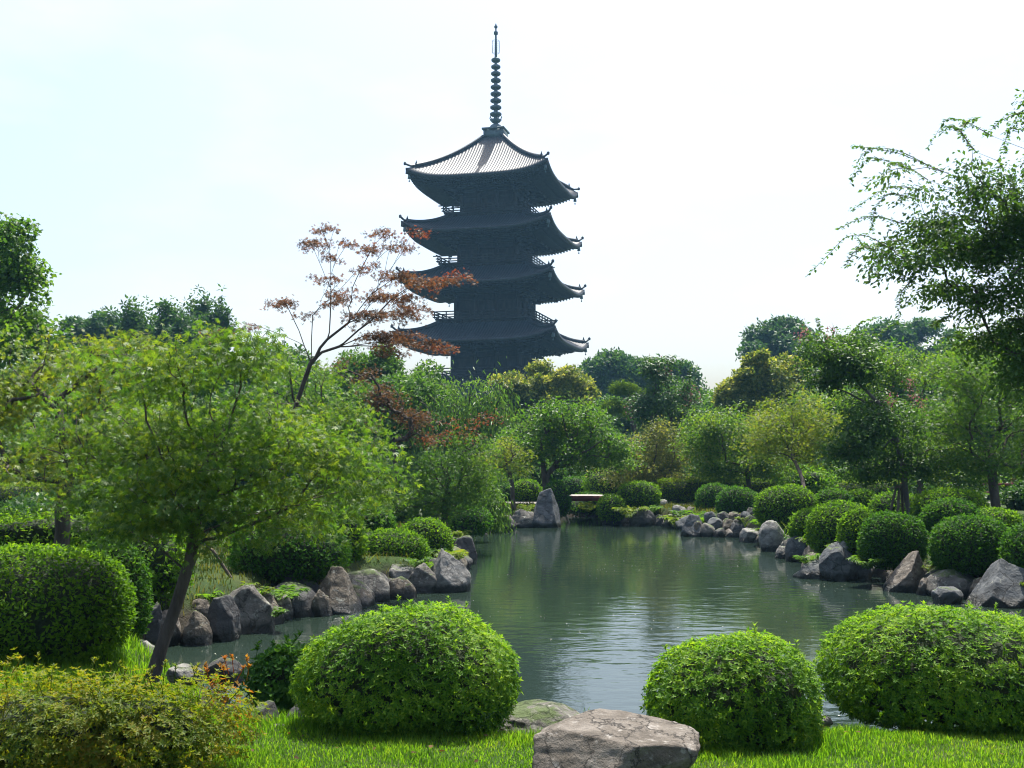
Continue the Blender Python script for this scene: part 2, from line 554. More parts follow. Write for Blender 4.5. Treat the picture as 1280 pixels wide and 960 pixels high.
def tree(name, label, cat, Y, trunk, blobs, leaf, mat, size, nspray, per, spray, r0, flat=.25, droop=.35, group=None,
         bark=None, crown0=.5, seg=None, rmin=.004, face=.7, arcs=None, deep=.8, seed=0, extra=None, sub=1.0, upness=.7, lump=False, surf=.45, expo=1.95, wander=.1, sag=.1, follow=.22, fan=.35, ragged=.3, cull=-.2):
    """trunk: [(px,py[,dY])] from the base up; blobs: [(px,py,rx,ry[,dY])] in photo pixels at distance Y, read as real ellipsoids there"""
    rng = np.random.default_rng(seed + 11)
    k = Y / FPX
    tr = np.array([P(t[0], t[1], Y + (t[2] if len(t) > 2 else 0)) for t in trunk])
    ref = np.mean([b[0] for b in blobs])
    half = max(abs(b[0] - ref) + b[2] for b in blobs) * k
    cs, rs = [], []
    for b in blobs:
        rx, rz = b[2] * k, b[3] * k
        dY = b[4] if len(b) > 4 else rng.uniform(-.55, .55) * half * deep
        c = P(b[0], b[1], Y + dY)
        s = (Y + dY) / Y
        cs.append(c)
        rs.append((rx * s, max(rx, rz * .9) * deep * s, rz * s))
    cs, rs = np.array(cs), np.array(rs)
    vol = (rs[:, 0] * rs[:, 1] * rs[:, 2]) ** .72
    which = rng.choice(len(cs), nspray, p=vol / vol.sum())
    d = nrm(rng.normal(size=(nspray, 3)))
    rad = rng.random(nspray) ** surf * (1 + ragged * vnoise(d * 2.3 + which[:, None] * 7.7 + seed))
    sp = cs[which] + d * rad[:, None] * rs[which]
    if ragged and nspray > 60:
        # uneven growth: thin places where the light comes through
        keep = vnoise(sp / (half * .3) + seed * 3.1) > cull
        sp, which = sp[keep], which[keep]
        nspray = len(sp)
    sp[:, 2] = np.maximum(sp[:, 2], .25)
    tgt = sp if sub >= 1 else sp[rng.permutation(nspray)[:max(8, int(nspray * sub))]]
    arcpts = []
    if arcs:
        for a in arcs:
            dYa = rng.uniform(-.6, .6)
            arcpts.append(np.array([P(x, y, Y + dYa + .25 * i) for i, (x, y) in enumerate(a)]))
        tgt = np.vstack([tgt, [a[0] for a in arcpts]])
    A, par, ends = skeleton(tr, tgt, crown0, seg or max(.12, half / 9), rng, sag, wander, follow, fan)
    ro = root(name, tr[0], label, cat, group)
    mb = MB()
    tree_tubes(mb, A, par, r0, rmin, expo)
    lm = MB()
    # leaves on each spray: a drooping, flattened fan
    n = nspray * per
    c = np.repeat(sp, per, 0)
    szs = np.repeat(rng.uniform(.6, 1.35, nspray), per)
    if lump:
        # rounded leaf masses at the branch ends, densest near their surface
        dr = rng.normal(size=(n, 3))
        dr[:, 2] = np.abs(dr[:, 2]) * np.where(rng.random(n) < .72, 1, -1)
        dr = nrm(dr)
        off = dr * (spray * szs * rng.random(n) ** .3)[:, None] * (1, 1, .75)
        off = off * (1 + .25 * vnoise(dr * 2.5 + c * 3))[:, None]
        pos = c + off
        nor = dr * .8 + np.array([0, 0, .5]) + rng.normal(0, .5, (n, 3))
        tipd = rng.normal(0, 1, (n, 3)) + np.array([0, 0, -droop])
    else:
        # a flat fan of twigs reaching outward and hanging a little at its end
        axis = np.mean(cs, 0)
        og = (sp - axis) * (1, 1, 0) / half
        oa = nrm(og + rng.normal(0, .45, og.shape) * (1, 1, 0))
        oa = np.repeat(oa, per, 0)
        sa = np.stack([-oa[:, 1], oa[:, 0], 0 * oa[:, 0]], 1)
        u = rng.random(n) ** .7 * 2.1 - .9
        wv = rng.uniform(-1, 1, n) * (1.15 - .35 * np.abs(u)) * .62
        q = np.abs(u + .9) * .6
        off = (oa * u[:, None] + sa * wv[:, None]) * (spray * szs)[:, None]
        off[:, 2] += (rng.normal(0, flat, n) - droop * q * q) * spray
        pos = c + off
        tipd = off * (1, 1, .3) + rng.normal(0, .45 * spray, (n, 3)) + np.array([0, 0, -droop * 1.6 * spray])
        nor = np.stack([rng.normal(0, face, n), rng.normal(0, face, n), np.full(n, upness)], 1)
        if flat > .6:
            nor = nor + .6 * nrm(pos - cs[np.repeat(which, per)])
    put_leaves(lm, pos, nor, tipd, size * rng.uniform(.65, 1.25, n), leaf)
    for a in arcpts:
        m = 22
        u = np.linspace(0, 1, m)
        s_ = np.linspace(0, 1, len(a))
        pts = np.stack([np.interp(u, s_, a[:, i]) for i in range(3)], 1)
        for _ in range(3):
            pts[1:-1] = (pts[:-2] + pts[1:-1] * 2 + pts[2:]) / 4
        mb.tube(pts, np.linspace(.008, .002, m), 3)
        t = nrm(np.gradient(pts, axis=0))
        for sgn in (-1, 1):
            pp = np.repeat(pts, 2, 0) + rng.normal(0, .012, (m * 2, 3))
            tt = np.repeat(t, 2, 0)
            sd = np.cross(tt, (0, 0, 1.0)) * sgn
            tp = tt * .5 + sd * .7 + np.array([0, 0, -.45]) + rng.normal(0, .2, tt.shape)
            put_leaves(lm, pp, np.stack([rng.normal(0, .5, m * 2), rng.normal(0, .5, m * 2), np.ones(m * 2)], 1), tp, size * rng.uniform(.7, 1.1, m * 2), leaf)
    mb.build('trunk', bark or BARK, ro, smooth=True)
    lm.build('crown', mat, ro)
    if extra:
        for nm, m2, fn in extra:
            e = MB()
            fn(e, rng)
            e.build(nm, m2, ro)
    return ro


def flower_heads(Y, pts, size=.05, n=90, r=.13):
    def fn(e, rng):
        for (px, py) in pts:
            c = P(px, py, Y - .4)
            p = c + rng.normal(0, r * .5, (n, 3)) * (1, 1, 1.2)
            put_leaves(e, p, rng.normal(size=(n, 3)), rng.normal(size=(n, 3)), size * rng.uniform(.6, 1.2, n), BROAD)
    return fn


# ------------------------------------------------------------------ shrubs
def dome(name, label, box, Y, mat, leaf=OVAL, size=.035, n=6000, cat='shrub', group=None, depth=.85, rough=.05, lift=.5, seed=0,
         jut=.03, zbase=None, shoots=0, rosette=0, loose=0.0, core=.86, stems=0, sq=2.3, gaps=-.6):
    """a clipped dome: box = (left, right, top, base) in photo pixels at distance Y"""
    rng = np.random.default_rng(seed + 101)
    k = Y / FPX
    l, r, t, b = box
    c0 = P((l + r) / 2, b, Y)
    ztop = P(0, t, Y)[2]
    zb = c0[2] if zbase is None else zbase
    rx = (r - l) / 2 * k
    ry = rx * depth
    h = ztop - zb
    zc = zb + h * .42
    cen = np.array([c0[0], Y, zc])
    ph = rng.uniform(0, 6, (5, 4))
    fr = rng.normal(0, 2.6, (5, 3))

    def surf(d):
        bump = sum(np.sin(d @ fr[i] + ph[i, 0]) for i in range(5)) / 5 * rough * 1.6
        e = (np.abs(d[:, 0]) ** sq + np.abs(d[:, 1]) ** sq + np.abs(d[:, 2]) ** sq) ** (-1 / sq)
        rz = np.where(d[:, 2] > 0, h * .58, h * .46)
        return d * (e * (1 + bump))[:, None] * np.stack([np.full(len(d), rx), np.full(len(d), ry), rz], 1)
    ro = root(name, (cen[0], Y, zb), label, cat, group)
    lm = MB()

    def sample(m):
        d = nrm(rng.normal(size=(int(m * 1.5) + 12, 3)) * (rx, ry, h * .6))
        d = nrm(d / np.array([rx, ry, h * .6]))
        return d[d[:, 2] > -.93][:m]
    d = sample(n)
    d = d[vnoise(d * 8 + seed * 2.3) > gaps]
    s0 = surf(d)
    nr = nrm(d / np.array([rx, ry, h * .6]))
    nr[:, 2] += .15
    depthf = 1 - np.abs(rng.normal(0, jut + loose, len(d))) * 1.2
    p = cen + s0 * np.clip(depthf, .55, 1.03)[:, None] + rng.normal(0, size * .4, s0.shape)
    if loose:
        p += nr * (vnoise(d * 6 + seed) * loose * rx)[:, None]
    if rosette:
        for j in range(rosette):
            a = 2 * math.pi * j / rosette + rng.uniform(-.3, .3, len(d))
            ax = nrm(nr + rng.normal(0, .35, nr.shape) + np.array([0, 0, .5]))
            u = nrm(np.cross(ax, rng.normal(size=ax.shape)))if j == 0 else u
            if j == 0:
                ax0 = ax
                w = np.cross(ax0, u)
            out = u * np.cos(a)[:, None] + w * np.sin(a)[:, None]
            el = rng.uniform(.15, .75, len(d))[:, None]
            tip = out * np.cos(el) + ax0 * np.sin(el)
            nn = ax0 * np.cos(el) - out * np.sin(el)
            put_leaves(lm, p, nn, tip, size * rng.uniform(.7, 1.2, len(d)), leaf)
    else:
        nn = nr * lift + rng.normal(0, .62, nr.shape) + np.array([0, 0, .35])
        put_leaves(lm, p, nn, nr * .45 + rng.normal(0, .75, nr.shape) + np.array([0, 0, .2]), 1.25 * size * rng.uniform(.7, 1.25, len(d)), leaf)
    for i in range(shoots):
        dd = sample(1)
        while dd[0, 2] < .45:
            dd = sample(1)
        b0 = cen + surf(dd)[0]
        L = rng.uniform(.5, 1.0) * size * 2.6
        dr = nrm(np.array([rng.normal(0, .35), rng.normal(0, .35), 1]))
        lm.tube([b0 - dr * .05, b0 + dr * L], .0025, 3)
        m = 12
        u = rng.uniform(.3, 1, m)
        a = rng.uniform(0, 6.28, m)
        out = np.stack([np.cos(a), np.sin(a), np.full(m, .8)], 1)
        put_leaves(lm, b0 + dr * (L * u)[:, None], np.stack([-np.cos(a), -np.sin(a), np.full(m, 1.0)], 1), out, size * rng.uniform(.7, 1.1, m), leaf)
    lm.build('foliage', mat, ro)
    # the twiggy inside that the leaves grow from
    if core:
        mb = MB()
        nu, nv = 28, 16
        a = np.linspace(0, 2 * math.pi, nu, endpoint=False)
        e = np.linspace(-1.2, math.pi / 2, nv)
        dd = np.stack([np.cos(e)[:, None] * np.cos(a), np.cos(e)[:, None] * np.sin(a), np.sin(e)[:, None] + 0 * a], -1).reshape(-1, 3)
        v = cen + surf(dd) * core * (1 + .06 * vnoise(dd * 5 + seed))[:, None]
        i = np.arange(nv - 1)[:, None] * nu
        j = np.arange(nu)[None]
        mb.add(v, np.stack([i + j, i + (j + 1) % nu, i + nu + (j + 1) % nu, i + nu + j], -1).reshape(-1, 4))
        if stems:
            for s in range(stems):
                a_ = rng.uniform(0, 6.28)
                b0 = np.array([cen[0] + rng.normal(0, rx * .18), Y + rng.normal(0, ry * .18), zb - .05])
                mb.tube([b0, b0 + (math.cos(a_) * rx * .25, math.sin(a_) * ry * .25, h * .25), cen + (math.cos(a_) * rx * .5, math.sin(a_) * ry * .5, 0)], [.02, .015, .01], 5)
        mb.build('twigs', TWIG, ro, smooth=True)
    return ro


def hedge(label, x0, x1, y0, y1, z0, z1, n, size=.05, seed=0, slope=0):
    rng = np.random.default_rng(seed)
    ro = root('clipped_hedge', ((x0 + x1) / 2, (y0 + y1) / 2, z0), label, 'hedge')
    A = np.array([(x1 - x0) * (y1 - y0), (x1 - x0) * (z1 - z0), (y1 - y0) * (z1 - z0), (y1 - y0) * (z1 - z0)])
    cnt = (A / A.sum() * n).astype(int)
    ps, ns = [], []
    for k, m in enumerate(cnt):
        u, v = rng.random(m), rng.random(m)
        if k == 0:
            p = np.stack([x0 + u * (x1 - x0), y0 + v * (y1 - y0), np.full(m, z1)], 1); nn = (0, 0, 1)
        elif k == 1:
            p = np.stack([x0 + u * (x1 - x0), np.full(m, y0), z0 + v * (z1 - z0)], 1); nn = (0, -1, 0)
        else:
            p = np.stack([np.full(m, x0 if k == 2 else x1), y0 + u * (y1 - y0), z0 + v * (z1 - z0)], 1); nn = (-1 if k == 2 else 1, 0, 0)
        ps.append(p)
        ns.append(np.tile(np.array(nn, float), (m, 1)))
    p, nr = np.concatenate(ps), np.concatenate(ns)
    p = p + nr * (.05 * vnoise(p * 2.2) + rng.normal(0, .03, len(p)))[:, None]
    lm = MB()
    put_leaves(lm, p, nr + rng.normal(0, .5, nr.shape), nr + rng.normal(0, .8, nr.shape) + (0, 0, .3), size * rng.uniform(.7, 1.2, len(p)), OVAL)
    lm.build('foliage', LM['hedge'], ro)
    mb = MB()
    mb.box(((x0 + x1) / 2, (y0 + y1) / 2, (z0 + z1) / 2 - .04), (x1 - x0 - .14, y1 - y0 - .14, z1 - z0 - .06))
    mb.build('twigs', TWIG, ro)
    return ro


# ------------------------------------------------------------------ rocks
def ico(sub):
    t = (1 + 5 ** .5) / 2
    v = [(-1, t, 0), (1, t, 0), (-1, -t, 0), (1, -t, 0), (0, -1, t), (0, 1, t), (0, -1, -t), (0, 1, -t), (t, 0, -1), (t, 0, 1), (-t, 0, -1), (-t, 0, 1)]
    f = [(0, 11, 5), (0, 5, 1), (0, 1, 7), (0, 7, 10), (0, 10, 11), (1, 5, 9), (5, 11, 4), (11, 10, 2), (10, 7, 6), (7, 1, 8),
         (3, 9, 4), (3, 4, 2), (3, 2, 6), (3, 6, 8), (3, 8, 9), (4, 9, 5), (2, 4, 11), (6, 2, 10), (8, 6, 7), (9, 8, 1)]
    v = [tuple(nrm(np.array(x, float))) for x in v]
    for _ in range(sub):
        mid, nf = {}, []

        def m(a, b):
            key = (min(a, b), max(a, b))
            if key not in mid:
                v.append(tuple(nrm((np.array(v[a]) + np.array(v[b])) / 2)))
                mid[key] = len(v) - 1
            return mid[key]
        for a, b, c in f:
            x, y, z = m(a, b), m(b, c), m(c, a)
            nf += [(a, x, z), (b, y, x), (c, z, y), (x, y, z)]
        f = nf
    return np.array(v), np.array(f)


ICO = {3: ico(3), 4: ico(4), 5: ico(5)}


def rock(label, box, Y, mat, seed=0, planes=11, sub=4, shape='block', group=None, depth=.8, zb=None, name='rock', lean=0.0, noise=.05, soft=.0):
    """box = (left, right, top, base) photo pixels at distance Y; a block cut by random planes"""
    rng = np.random.default_rng(seed * 7 + 3)
    d, f = ICO[sub]
    k = Y / FPX
    l, r, t, b = box
    zt = P(0, t, Y)[2]
    z0 = P(0, b, Y)[2] if zb is None else zb
    z0 -= .38 * (zt - z0)
    nr = nrm(rng.normal(size=(planes, 3)) * (1, 1, .8))
    di = rng.uniform(.72, 1.0, planes)
    if shape == 'point':
        a = rng.uniform(0, 6.28)
        k3 = [a, a + rng.uniform(1.4, 2.2), a + rng.uniform(3.2, 4.2), a + rng.uniform(4.6, 5.4)]
        nr = np.vstack([nr, [(math.cos(x), math.sin(x), rng.uniform(.25, .95)) for x in k3]])
        nr = nrm(nr)
        di = np.concatenate([di * 1.08, rng.uniform(.42, .66, 4)])
    if shape == 'flat':
        nr = np.vstack([nr, nrm(np.array([[.08, -.15, 1]]))])
        di = np.append(di, .62)
    # many small chips around the big faces
    ch = nrm(rng.normal(size=(34, 3)))
    nr = np.vstack([nr, ch])
    di = np.concatenate([di, rng.uniform(.84, 1.04, 34)])
    dn = d @ nr.T
    rad = np.min(np.where(dn > .05, di / np.maximum(dn, .05), 9), 1)
    rad = np.minimum(rad, 1.25)
    if soft:
        rad = rad * (1 - soft) + soft * .85
    v = d * rad[:, None]
    nz = fbm(v * 2.1 + seed * 3.7, 5)
    tl = rng.normal(0, .35, 2)
    st = (v[:, 2] + v[:, 0] * tl[0] + v[:, 1] * tl[1]) * 5 + 1.2 * vnoise(v * 1.7 + seed)
    v = v * (1 + noise * nz - noise * .55 * np.abs(np.sin(st)) ** 6)[:, None]
    mn, mx = v.min(0), v.max(0)
    v = (v - (mn + mx) / 2) / ((mx - mn) / 2)
    w = (r - l) / 2 * k
    v = v * (w, w * depth, (zt - z0) / 2)
    v[:, 0] += lean * (v[:, 2])
    c = P((l + r) / 2, b, Y)
    mb = MB()
    mb.add(v + np.array([0, 0, (zt - z0) / 2]), f)
    o = mb.build(name, mat, smooth=False)
    o.location = (c[0], Y, z0)
    return tag(o, label, 'rock', group)


def fern(name, label, px, py, Y, n=10, L=.4, mat='fern', cat='plant', group=None, seed=0, blade=False, z=None):
    rng = np.random.default_rng(seed + 5)
    c = P(px, py, Y)
    if z is not None:
        c[2] = z
    lm = MB()
    for i in range(n):
        a = rng.uniform(0, 6.28)
        l = L * rng.uniform(.6, 1.15)
        u = np.linspace(0, 1, 12)
        o = np.array([math.cos(a), math.sin(a)])
        sp = .75 if not blade else rng.uniform(.2, .7)
        pts = c + np.stack([o[0] * l * sp * u, o[1] * l * sp * u, l * (1.1 * u - (.75 if not blade else .45) * u * u)], 1)
        t = nrm(np.gradient(pts, axis=0))
        if blade:
            s = np.cross(t, (0, 0, 1.0)) * (.012 * (1 - u) ** .6 + .001)[:, None]
            v = np.concatenate([pts - s, pts + s])
            j = np.arange(11)
            lm.add(v, np.stack([j, j + 1, j + 13, j + 12], 1))
        else:
            lm.tube(pts, np.linspace(.004, .0015, 12), 3)
            for sg in (-1, 1):
                s = np.cross(t, (0, 0, 1.0)) * sg
                put_leaves(lm, pts[1:], np.tile((0, 0, 1.0), (11, 1)) + rng.normal(0, .25, (11, 3)), (s + t * .4 + (0, 0, -.15))[1:], l * .3 * np.sin(u[1:] * 2.6 + .35), LONG if L > .3 else OVAL)
    o = lm.build(name, LM[mat])
    return tag(o, label, cat, group)
# ================================================================== setting
def structure(o):
    o['kind'] = 'structure'
    return o


POND_PX = [(188, 828), (214, 814), (262, 803), (300, 796), (345, 785), (395, 766), (445, 758), (485, 748), (540, 742), (581, 737), (590, 712),
           (584, 690), (578, 673), (600, 664), (640, 660), (698, 657), (701, 648), (708, 642), (742, 642), (747, 650), (790, 655), (840, 660),
           (862, 669), (905, 671), (950, 681), (975, 692), (1000, 702), (1022, 718), (1045, 726), (1090, 722), (1130, 738), (1170, 742),
           (1215, 752), (1290, 762), (1420, 790), (1420, 870), (1290, 915), (1040, 930), (830, 935), (700, 935), (600, 930), (450, 912),
           (360, 898), (312, 885), (255, 853), (205, 842)]
POND = np.array([G(x, y, WATER)[:2] for x, y in POND_PX])


def pond_sd(xy):
    """signed distance to the pond outline, positive on land"""
    a, b = POND, np.roll(POND, -1, 0)
    best = np.full(len(xy), 1e9)
    inside = np.zeros(len(xy), bool)
    for p, q in zip(a, b):
        e = q - p
        w = xy - p
        t = np.clip((w @ e) / (e @ e), 0, 1)
        best = np.minimum(best, ((w - t[:, None] * e) ** 2).sum(1))
        c = (p[1] <= xy[:, 1]) != (q[1] <= xy[:, 1])
        with np.errstate(divide='ignore', invalid='ignore'):
            inside ^= c & (xy[:, 0] < (q[0] - p[0]) * (xy[:, 1] - p[1]) / (q[1] - p[1]) + p[0])
    d = np.sqrt(best)
    return np.where(inside, -d, d)


def height(xy):
    sd = pond_sd(xy)
    sd = sd - .32 * np.clip((xy[:, 1] - 10) / 1.5, 0, 1)
    bw = .6 + 1.3 * np.clip((10.5 - xy[:, 1]) / 2, 0, 1)
    t = np.clip(sd / bw, 0, 1)
    t = t * t * (3 - 2 * t)
    u = np.clip(-sd / 1.6, 0, 1)
    z = np.where(sd > 0, WATER + .5 * t, WATER - .9 * u)
    p3 = np.concatenate([xy * .45, np.zeros((len(xy), 1))], 1)
    amp = .05 * np.clip((sd - .3) / 2, 0, 1) * (xy[:, 1] < 34)
    return z + amp * fbm(p3, 3)


gx = np.unique(np.concatenate([np.linspace(-15, 18, 190), -15 - np.geomspace(.3, 200, 34), 18 + np.geomspace(.3, 197, 34)]))
gy = np.unique(np.concatenate([np.linspace(3, 43, 230), 3 - np.geomspace(.3, 21, 12), 43 + np.geomspace(.3, 280, 34)]))
XX, YY = np.meshgrid(gx, gy)
gp = np.stack([XX.ravel(), YY.ravel()], 1)
gz = height(gp)
mb = MB()
i = np.arange(len(gy) - 1)[:, None] * len(gx)
j = np.arange(len(gx) - 1)[None]
mb.add(np.column_stack([gp, gz]), np.stack([i + j, i + j + 1, i + len(gx) + j + 1, i + len(gx) + j], -1).reshape(-1, 4))


def ground_mat():
    m, nt, N, L = new_mat('lawn_and_soil')
    tc = N.new('ShaderNodeTexCoord')

    def noise(s, d=5):
        n = N.new('ShaderNodeTexNoise')
        n.inputs['Scale'].default_value = s
        n.inputs['Detail'].default_value = d
        L.new(tc.outputs['Object'], n.inputs['Vector'])
        return n
    a = noise(1.2)
    g = ramp(nt, [(.3, (.014, .032, .006)), (.5, (.026, .052, .009)), (.7, (.045, .06, .016))])
    L.new(a.outputs['Fac'], g.inputs['Fac'])
    b = noise(9, 8)
    s = ramp(nt, [(.3, (.015, .013, .009)), (.7, (.045, .038, .026))])
    L.new(b.outputs['Fac'], s.inputs['Fac'])
    sx = N.new('ShaderNodeSeparateXYZ')
    L.new(tc.outputs['Object'], sx.inputs[0])
    ad = N.new('ShaderNodeMath')
    ad.operation = 'MULTIPLY_ADD'
    L.new(b.outputs['Fac'], ad.inputs[0])
    ad.inputs[1].default_value = .3
    L.new(sx.outputs['Z'], ad.inputs[2])
    r = ramp(nt, [(0, (1, 1, 1)), (1, (0, 0, 0))])
    mr = N.new('ShaderNodeMapRange')
    mr.inputs['From Min'].default_value = -.12
    mr.inputs['From Max'].default_value = .1
    L.new(ad.outputs[0], mr.inputs['Value'])
    mx = N.new('ShaderNodeMix')
    mx.data_type = 'RGBA'
    L.new(mr.outputs['Result'], mx.inputs['Factor'])
    L.new(s.outputs['Color'], mx.inputs['A'])
    L.new(g.outputs['Color'], mx.inputs['B'])
    pb = N.new('ShaderNodeBsdfPrincipled')
    pb.inputs['Roughness'].default_value = .95
    pb.inputs['Specular IOR Level'].default_value = .2
    L.new(mx.outputs['Result'], pb.inputs['Base Color'])
    n3 = noise(40, 6)
    bp = N.new('ShaderNodeBump')
    bp.inputs['Strength'].default_value = .6
    bp.inputs['Distance'].default_value = .04
    L.new(n3.outputs['Fac'], bp.inputs['Height'])
    L.new(bp.outputs[0], pb.inputs['Normal'])
    out = N.new('ShaderNodeOutputMaterial')
    L.new(pb.outputs[0], out.inputs['Surface'])
    return m


structure(mb.build('ground', ground_mat(), smooth=True))


def water_mat():
    m, nt, N, L = new_mat('pond_water')
    tc = N.new('ShaderNodeTexCoord')
    pb = N.new('ShaderNodeBsdfPrincipled')
    pb.inputs['Base Color'].default_value = (.016, .0275, .02, 1)
    pb.inputs['Roughness'].default_value = .05
    pb.inputs['IOR'].default_value = 1.333
    pb.inputs['Specular IOR Level'].default_value = .5

    def noise(s, st, d=2):
        mp = N.new('ShaderNodeMapping')
        mp.inputs['Scale'].default_value = st
        mp.inputs['Rotation'].default_value = (0, 0, .18)
        L.new(tc.outputs['Object'], mp.inputs['Vector'])
        n = N.new('ShaderNodeTexNoise')
        n.inputs['Scale'].default_value = s
        n.inputs['Detail'].default_value = d
        L.new(mp.outputs[0], n.inputs['Vector'])
        return n
    a = noise(WAVE[0], (.55, 1, 1), 2)
    b = noise(WAVE[2], (.6, 1, 1), 2)
    # breeze patches: ripples fade out where the water lies calm
    c = noise(.22, (1, .7, 1), 1)
    r = ramp(nt, [(.38, (.25, .25, .25)), (.62, (1, 1, 1))])
    L.new(c.outputs['Fac'], r.inputs['Fac'])
    m1 = N.new('ShaderNodeMath')
    m1.operation = 'MULTIPLY_ADD'
    L.new(b.outputs['Fac'], m1.inputs[0])
    m1.inputs[1].default_value = WAVE[3]
    L.new(a.outputs['Fac'], m1.inputs[2])
    m2 = N.new('ShaderNodeMath')
    m2.operation = 'MULTIPLY'
    L.new(m1.outputs[0], m2.inputs[0])
    L.new(r.outputs['Color'], m2.inputs[1])
    bp = N.new('ShaderNodeBump')
    bp.inputs['Strength'].default_value = 1
    bp.inputs['Distance'].default_value = WAVE[1]
    L.new(m2.outputs[0], bp.inputs['Height'])
    L.new(bp.outputs[0], pb.inputs['Normal'])
    out = N.new('ShaderNodeOutputMaterial')
    L.new(pb.outputs[0], out.inputs['Surface'])
    return m


WAVE = (4.5, .0105, 15.0, .16)
mn, mx = POND.min(0) - .6, POND.max(0) + .6
mb = MB()
mb.add([(mn[0], mn[1], WATER), (mx[0], mn[1], WATER), (mx[0], mx[1], WATER), (mn[0], mx[1], WATER)], [[0, 1, 2, 3]])
structure(mb.build('pond_water', water_mat()))

GRAVEL = solid_mat('pale_gravel', [(.15, .14, .125), (.2, .19, .17), (.26, .245, .22)], 14, .95, .5, 60)


def path(pts, w):
    pts = np.array(pts, float)
    u = np.linspace(0, 1, len(pts) * 8)
    s = np.linspace(0, 1, len(pts))
    q = np.stack([np.interp(u, s, pts[:, 0]), np.interp(u, s, pts[:, 1])], 1)
    for _ in range(8):
        q[1:-1] = (q[:-2] + 2 * q[1:-1] + q[2:]) / 4
    t = nrm(np.gradient(q, axis=0))
    n = np.stack([-t[:, 1], t[:, 0]], 1)
    a, b = q - n * w / 2, q + n * w / 2
    m = MB()
    k = len(q)
    v = np.concatenate([np.column_stack([a, height(a) * 0 + .012]), np.column_stack([b, height(b) * 0 + .012])])
    i = np.arange(k - 1)
    m.add(v, np.stack([i, i + 1, k + i + 1, k + i], 1))
    structure(m.build('path', GRAVEL))


path([(-24, 36.5), (-12, 37.5), (-4, 37.8), (.9, 37.6)], 1.7)
path([(3.7, 37.6), (7, 41.5), (12, 50), (19, 55), (28, 56)], 5.5)
path([(14.5, 38.2), (18, 37.8), (24, 37)], .8)

# lawn grass: blades
def blades(name, label, polys, bare=None, seed=0, mat='grass'):
    rng = np.random.default_rng(seed)
    lm = MB()
    for (poly, n, hmin, hmax, w) in polys:
        poly = np.array(poly, float)
        mn_, mx_ = poly.min(0), poly.max(0)
        p = rng.uniform(mn_, mx_, (n, 2))
        ins = np.zeros(n, bool)
        for a, b in zip(poly, np.roll(poly, -1, 0)):
            c = (a[1] <= p[:, 1]) != (b[1] <= p[:, 1])
            with np.errstate(divide='ignore', invalid='ignore'):
                ins ^= c & (p[:, 0] < (b[0] - a[0]) * (p[:, 1] - a[1]) / (b[1] - a[1]) + a[0])
        p = p[ins]
        z = height(p)
        keep = z > -.42
        p, z = p[keep], z[keep]
        m = len(p)
        tuft = .75 + .5 * vnoise(np.column_stack([p * 3.5, z * 0])) * 1.0
        hh = rng.uniform(hmin, hmax, m) * np.clip(tuft, .6, 1.5)
        a = rng.uniform(0, 6.28, m)
        ln = rng.uniform(.1, .75, m) * hh
        dx, dy = np.cos(a), np.sin(a)
        b_ = np.column_stack([p, z - .01])
        sx = np.column_stack([-dy, dx, 0 * dx]) * (w * rng.uniform(.6, 1.2, m))[:, None]
        md = b_ + np.column_stack([dx * ln * .3, dy * ln * .3, hh * .6])
        tp = b_ + np.column_stack([dx * ln, dy * ln, hh])
        v = np.stack([b_ - sx, b_ + sx, md + sx * .8, md - sx * .8, tp], 1)
        k = np.arange(m)[:, None] * 5
        tri = np.array([[0, 1, 2], [0, 2, 3], [3, 2, 4]])
        lm.add(v.reshape(-1, 3), (k[:, :, None] + tri[None]).reshape(-1, 3))
    return tag(lm.build(name, LM[mat]), label, 'grass', kind='stuff')


# ================================================================== pagoda
DPAG = 135.0
pag_xy = P(619.4, 480, DPAG)
pag = root('pagoda', (pag_xy[0], DPAG, 0), 'dark five storey wooden pagoda with a tall ringed metal spire', 'pagoda')
pag['_o'] = [0, 0, 0]
pag.rotation_euler = (0, 0, math.radians(-15))
TILE = solid_mat('grey_roof_tile', [(.018, .02, .024), (.032, .035, .04), (.055, .058, .065)], 3.5, .52, .2, 8, spec=.3)
WOOD = solid_mat('old_dark_wood', [(.014, .012, .01), (.028, .023, .019), (.045, .038, .03)], 2.5, .8, .3, 12, stretch=(1, 1, .3))
BRONZE = solid_mat('weathered_bronze_hazed', [(.06, .085, .092), (.1, .135, .145), (.14, .185, .195)], 2, .6, .2, 9, metal=.2)  # weathered bronze, lightened and blued so distance haze is painted into its colour

S = [20.3, 19.6, 18.75, 18.2, 17.4]
WALL = [4.4, 4.2, 3.9, 3.6, 3.35]
BAL = [None, 6.5, 6.05, 5.75, 5.25]
LIFT = 1.25
ztip = [9.3, P(701, 410, 123)[2], P(697, 335, 123.5)[2], P(693, 268, 123.9)[2], P(690, 200, 124.3)[2]]
zfl = [1.2, P(537, 469, 130.6)[2], P(543, 398, 131)[2], P(547, 328, 131)[2], P(553, 265, 131.4)[2]]
zapex = P(618, 175, DPAG)[2]
ROT = [np.array([[math.cos(a), -math.sin(a), 0], [math.sin(a), math.cos(a), 0], [0, 0, 1]]) for a in (0, math.pi / 2, math.pi, 1.5 * math.pi)]


def eave_lift(x, w, t):
    return LIFT * (np.abs(x) / w) ** 4 * (1 - t) ** 2


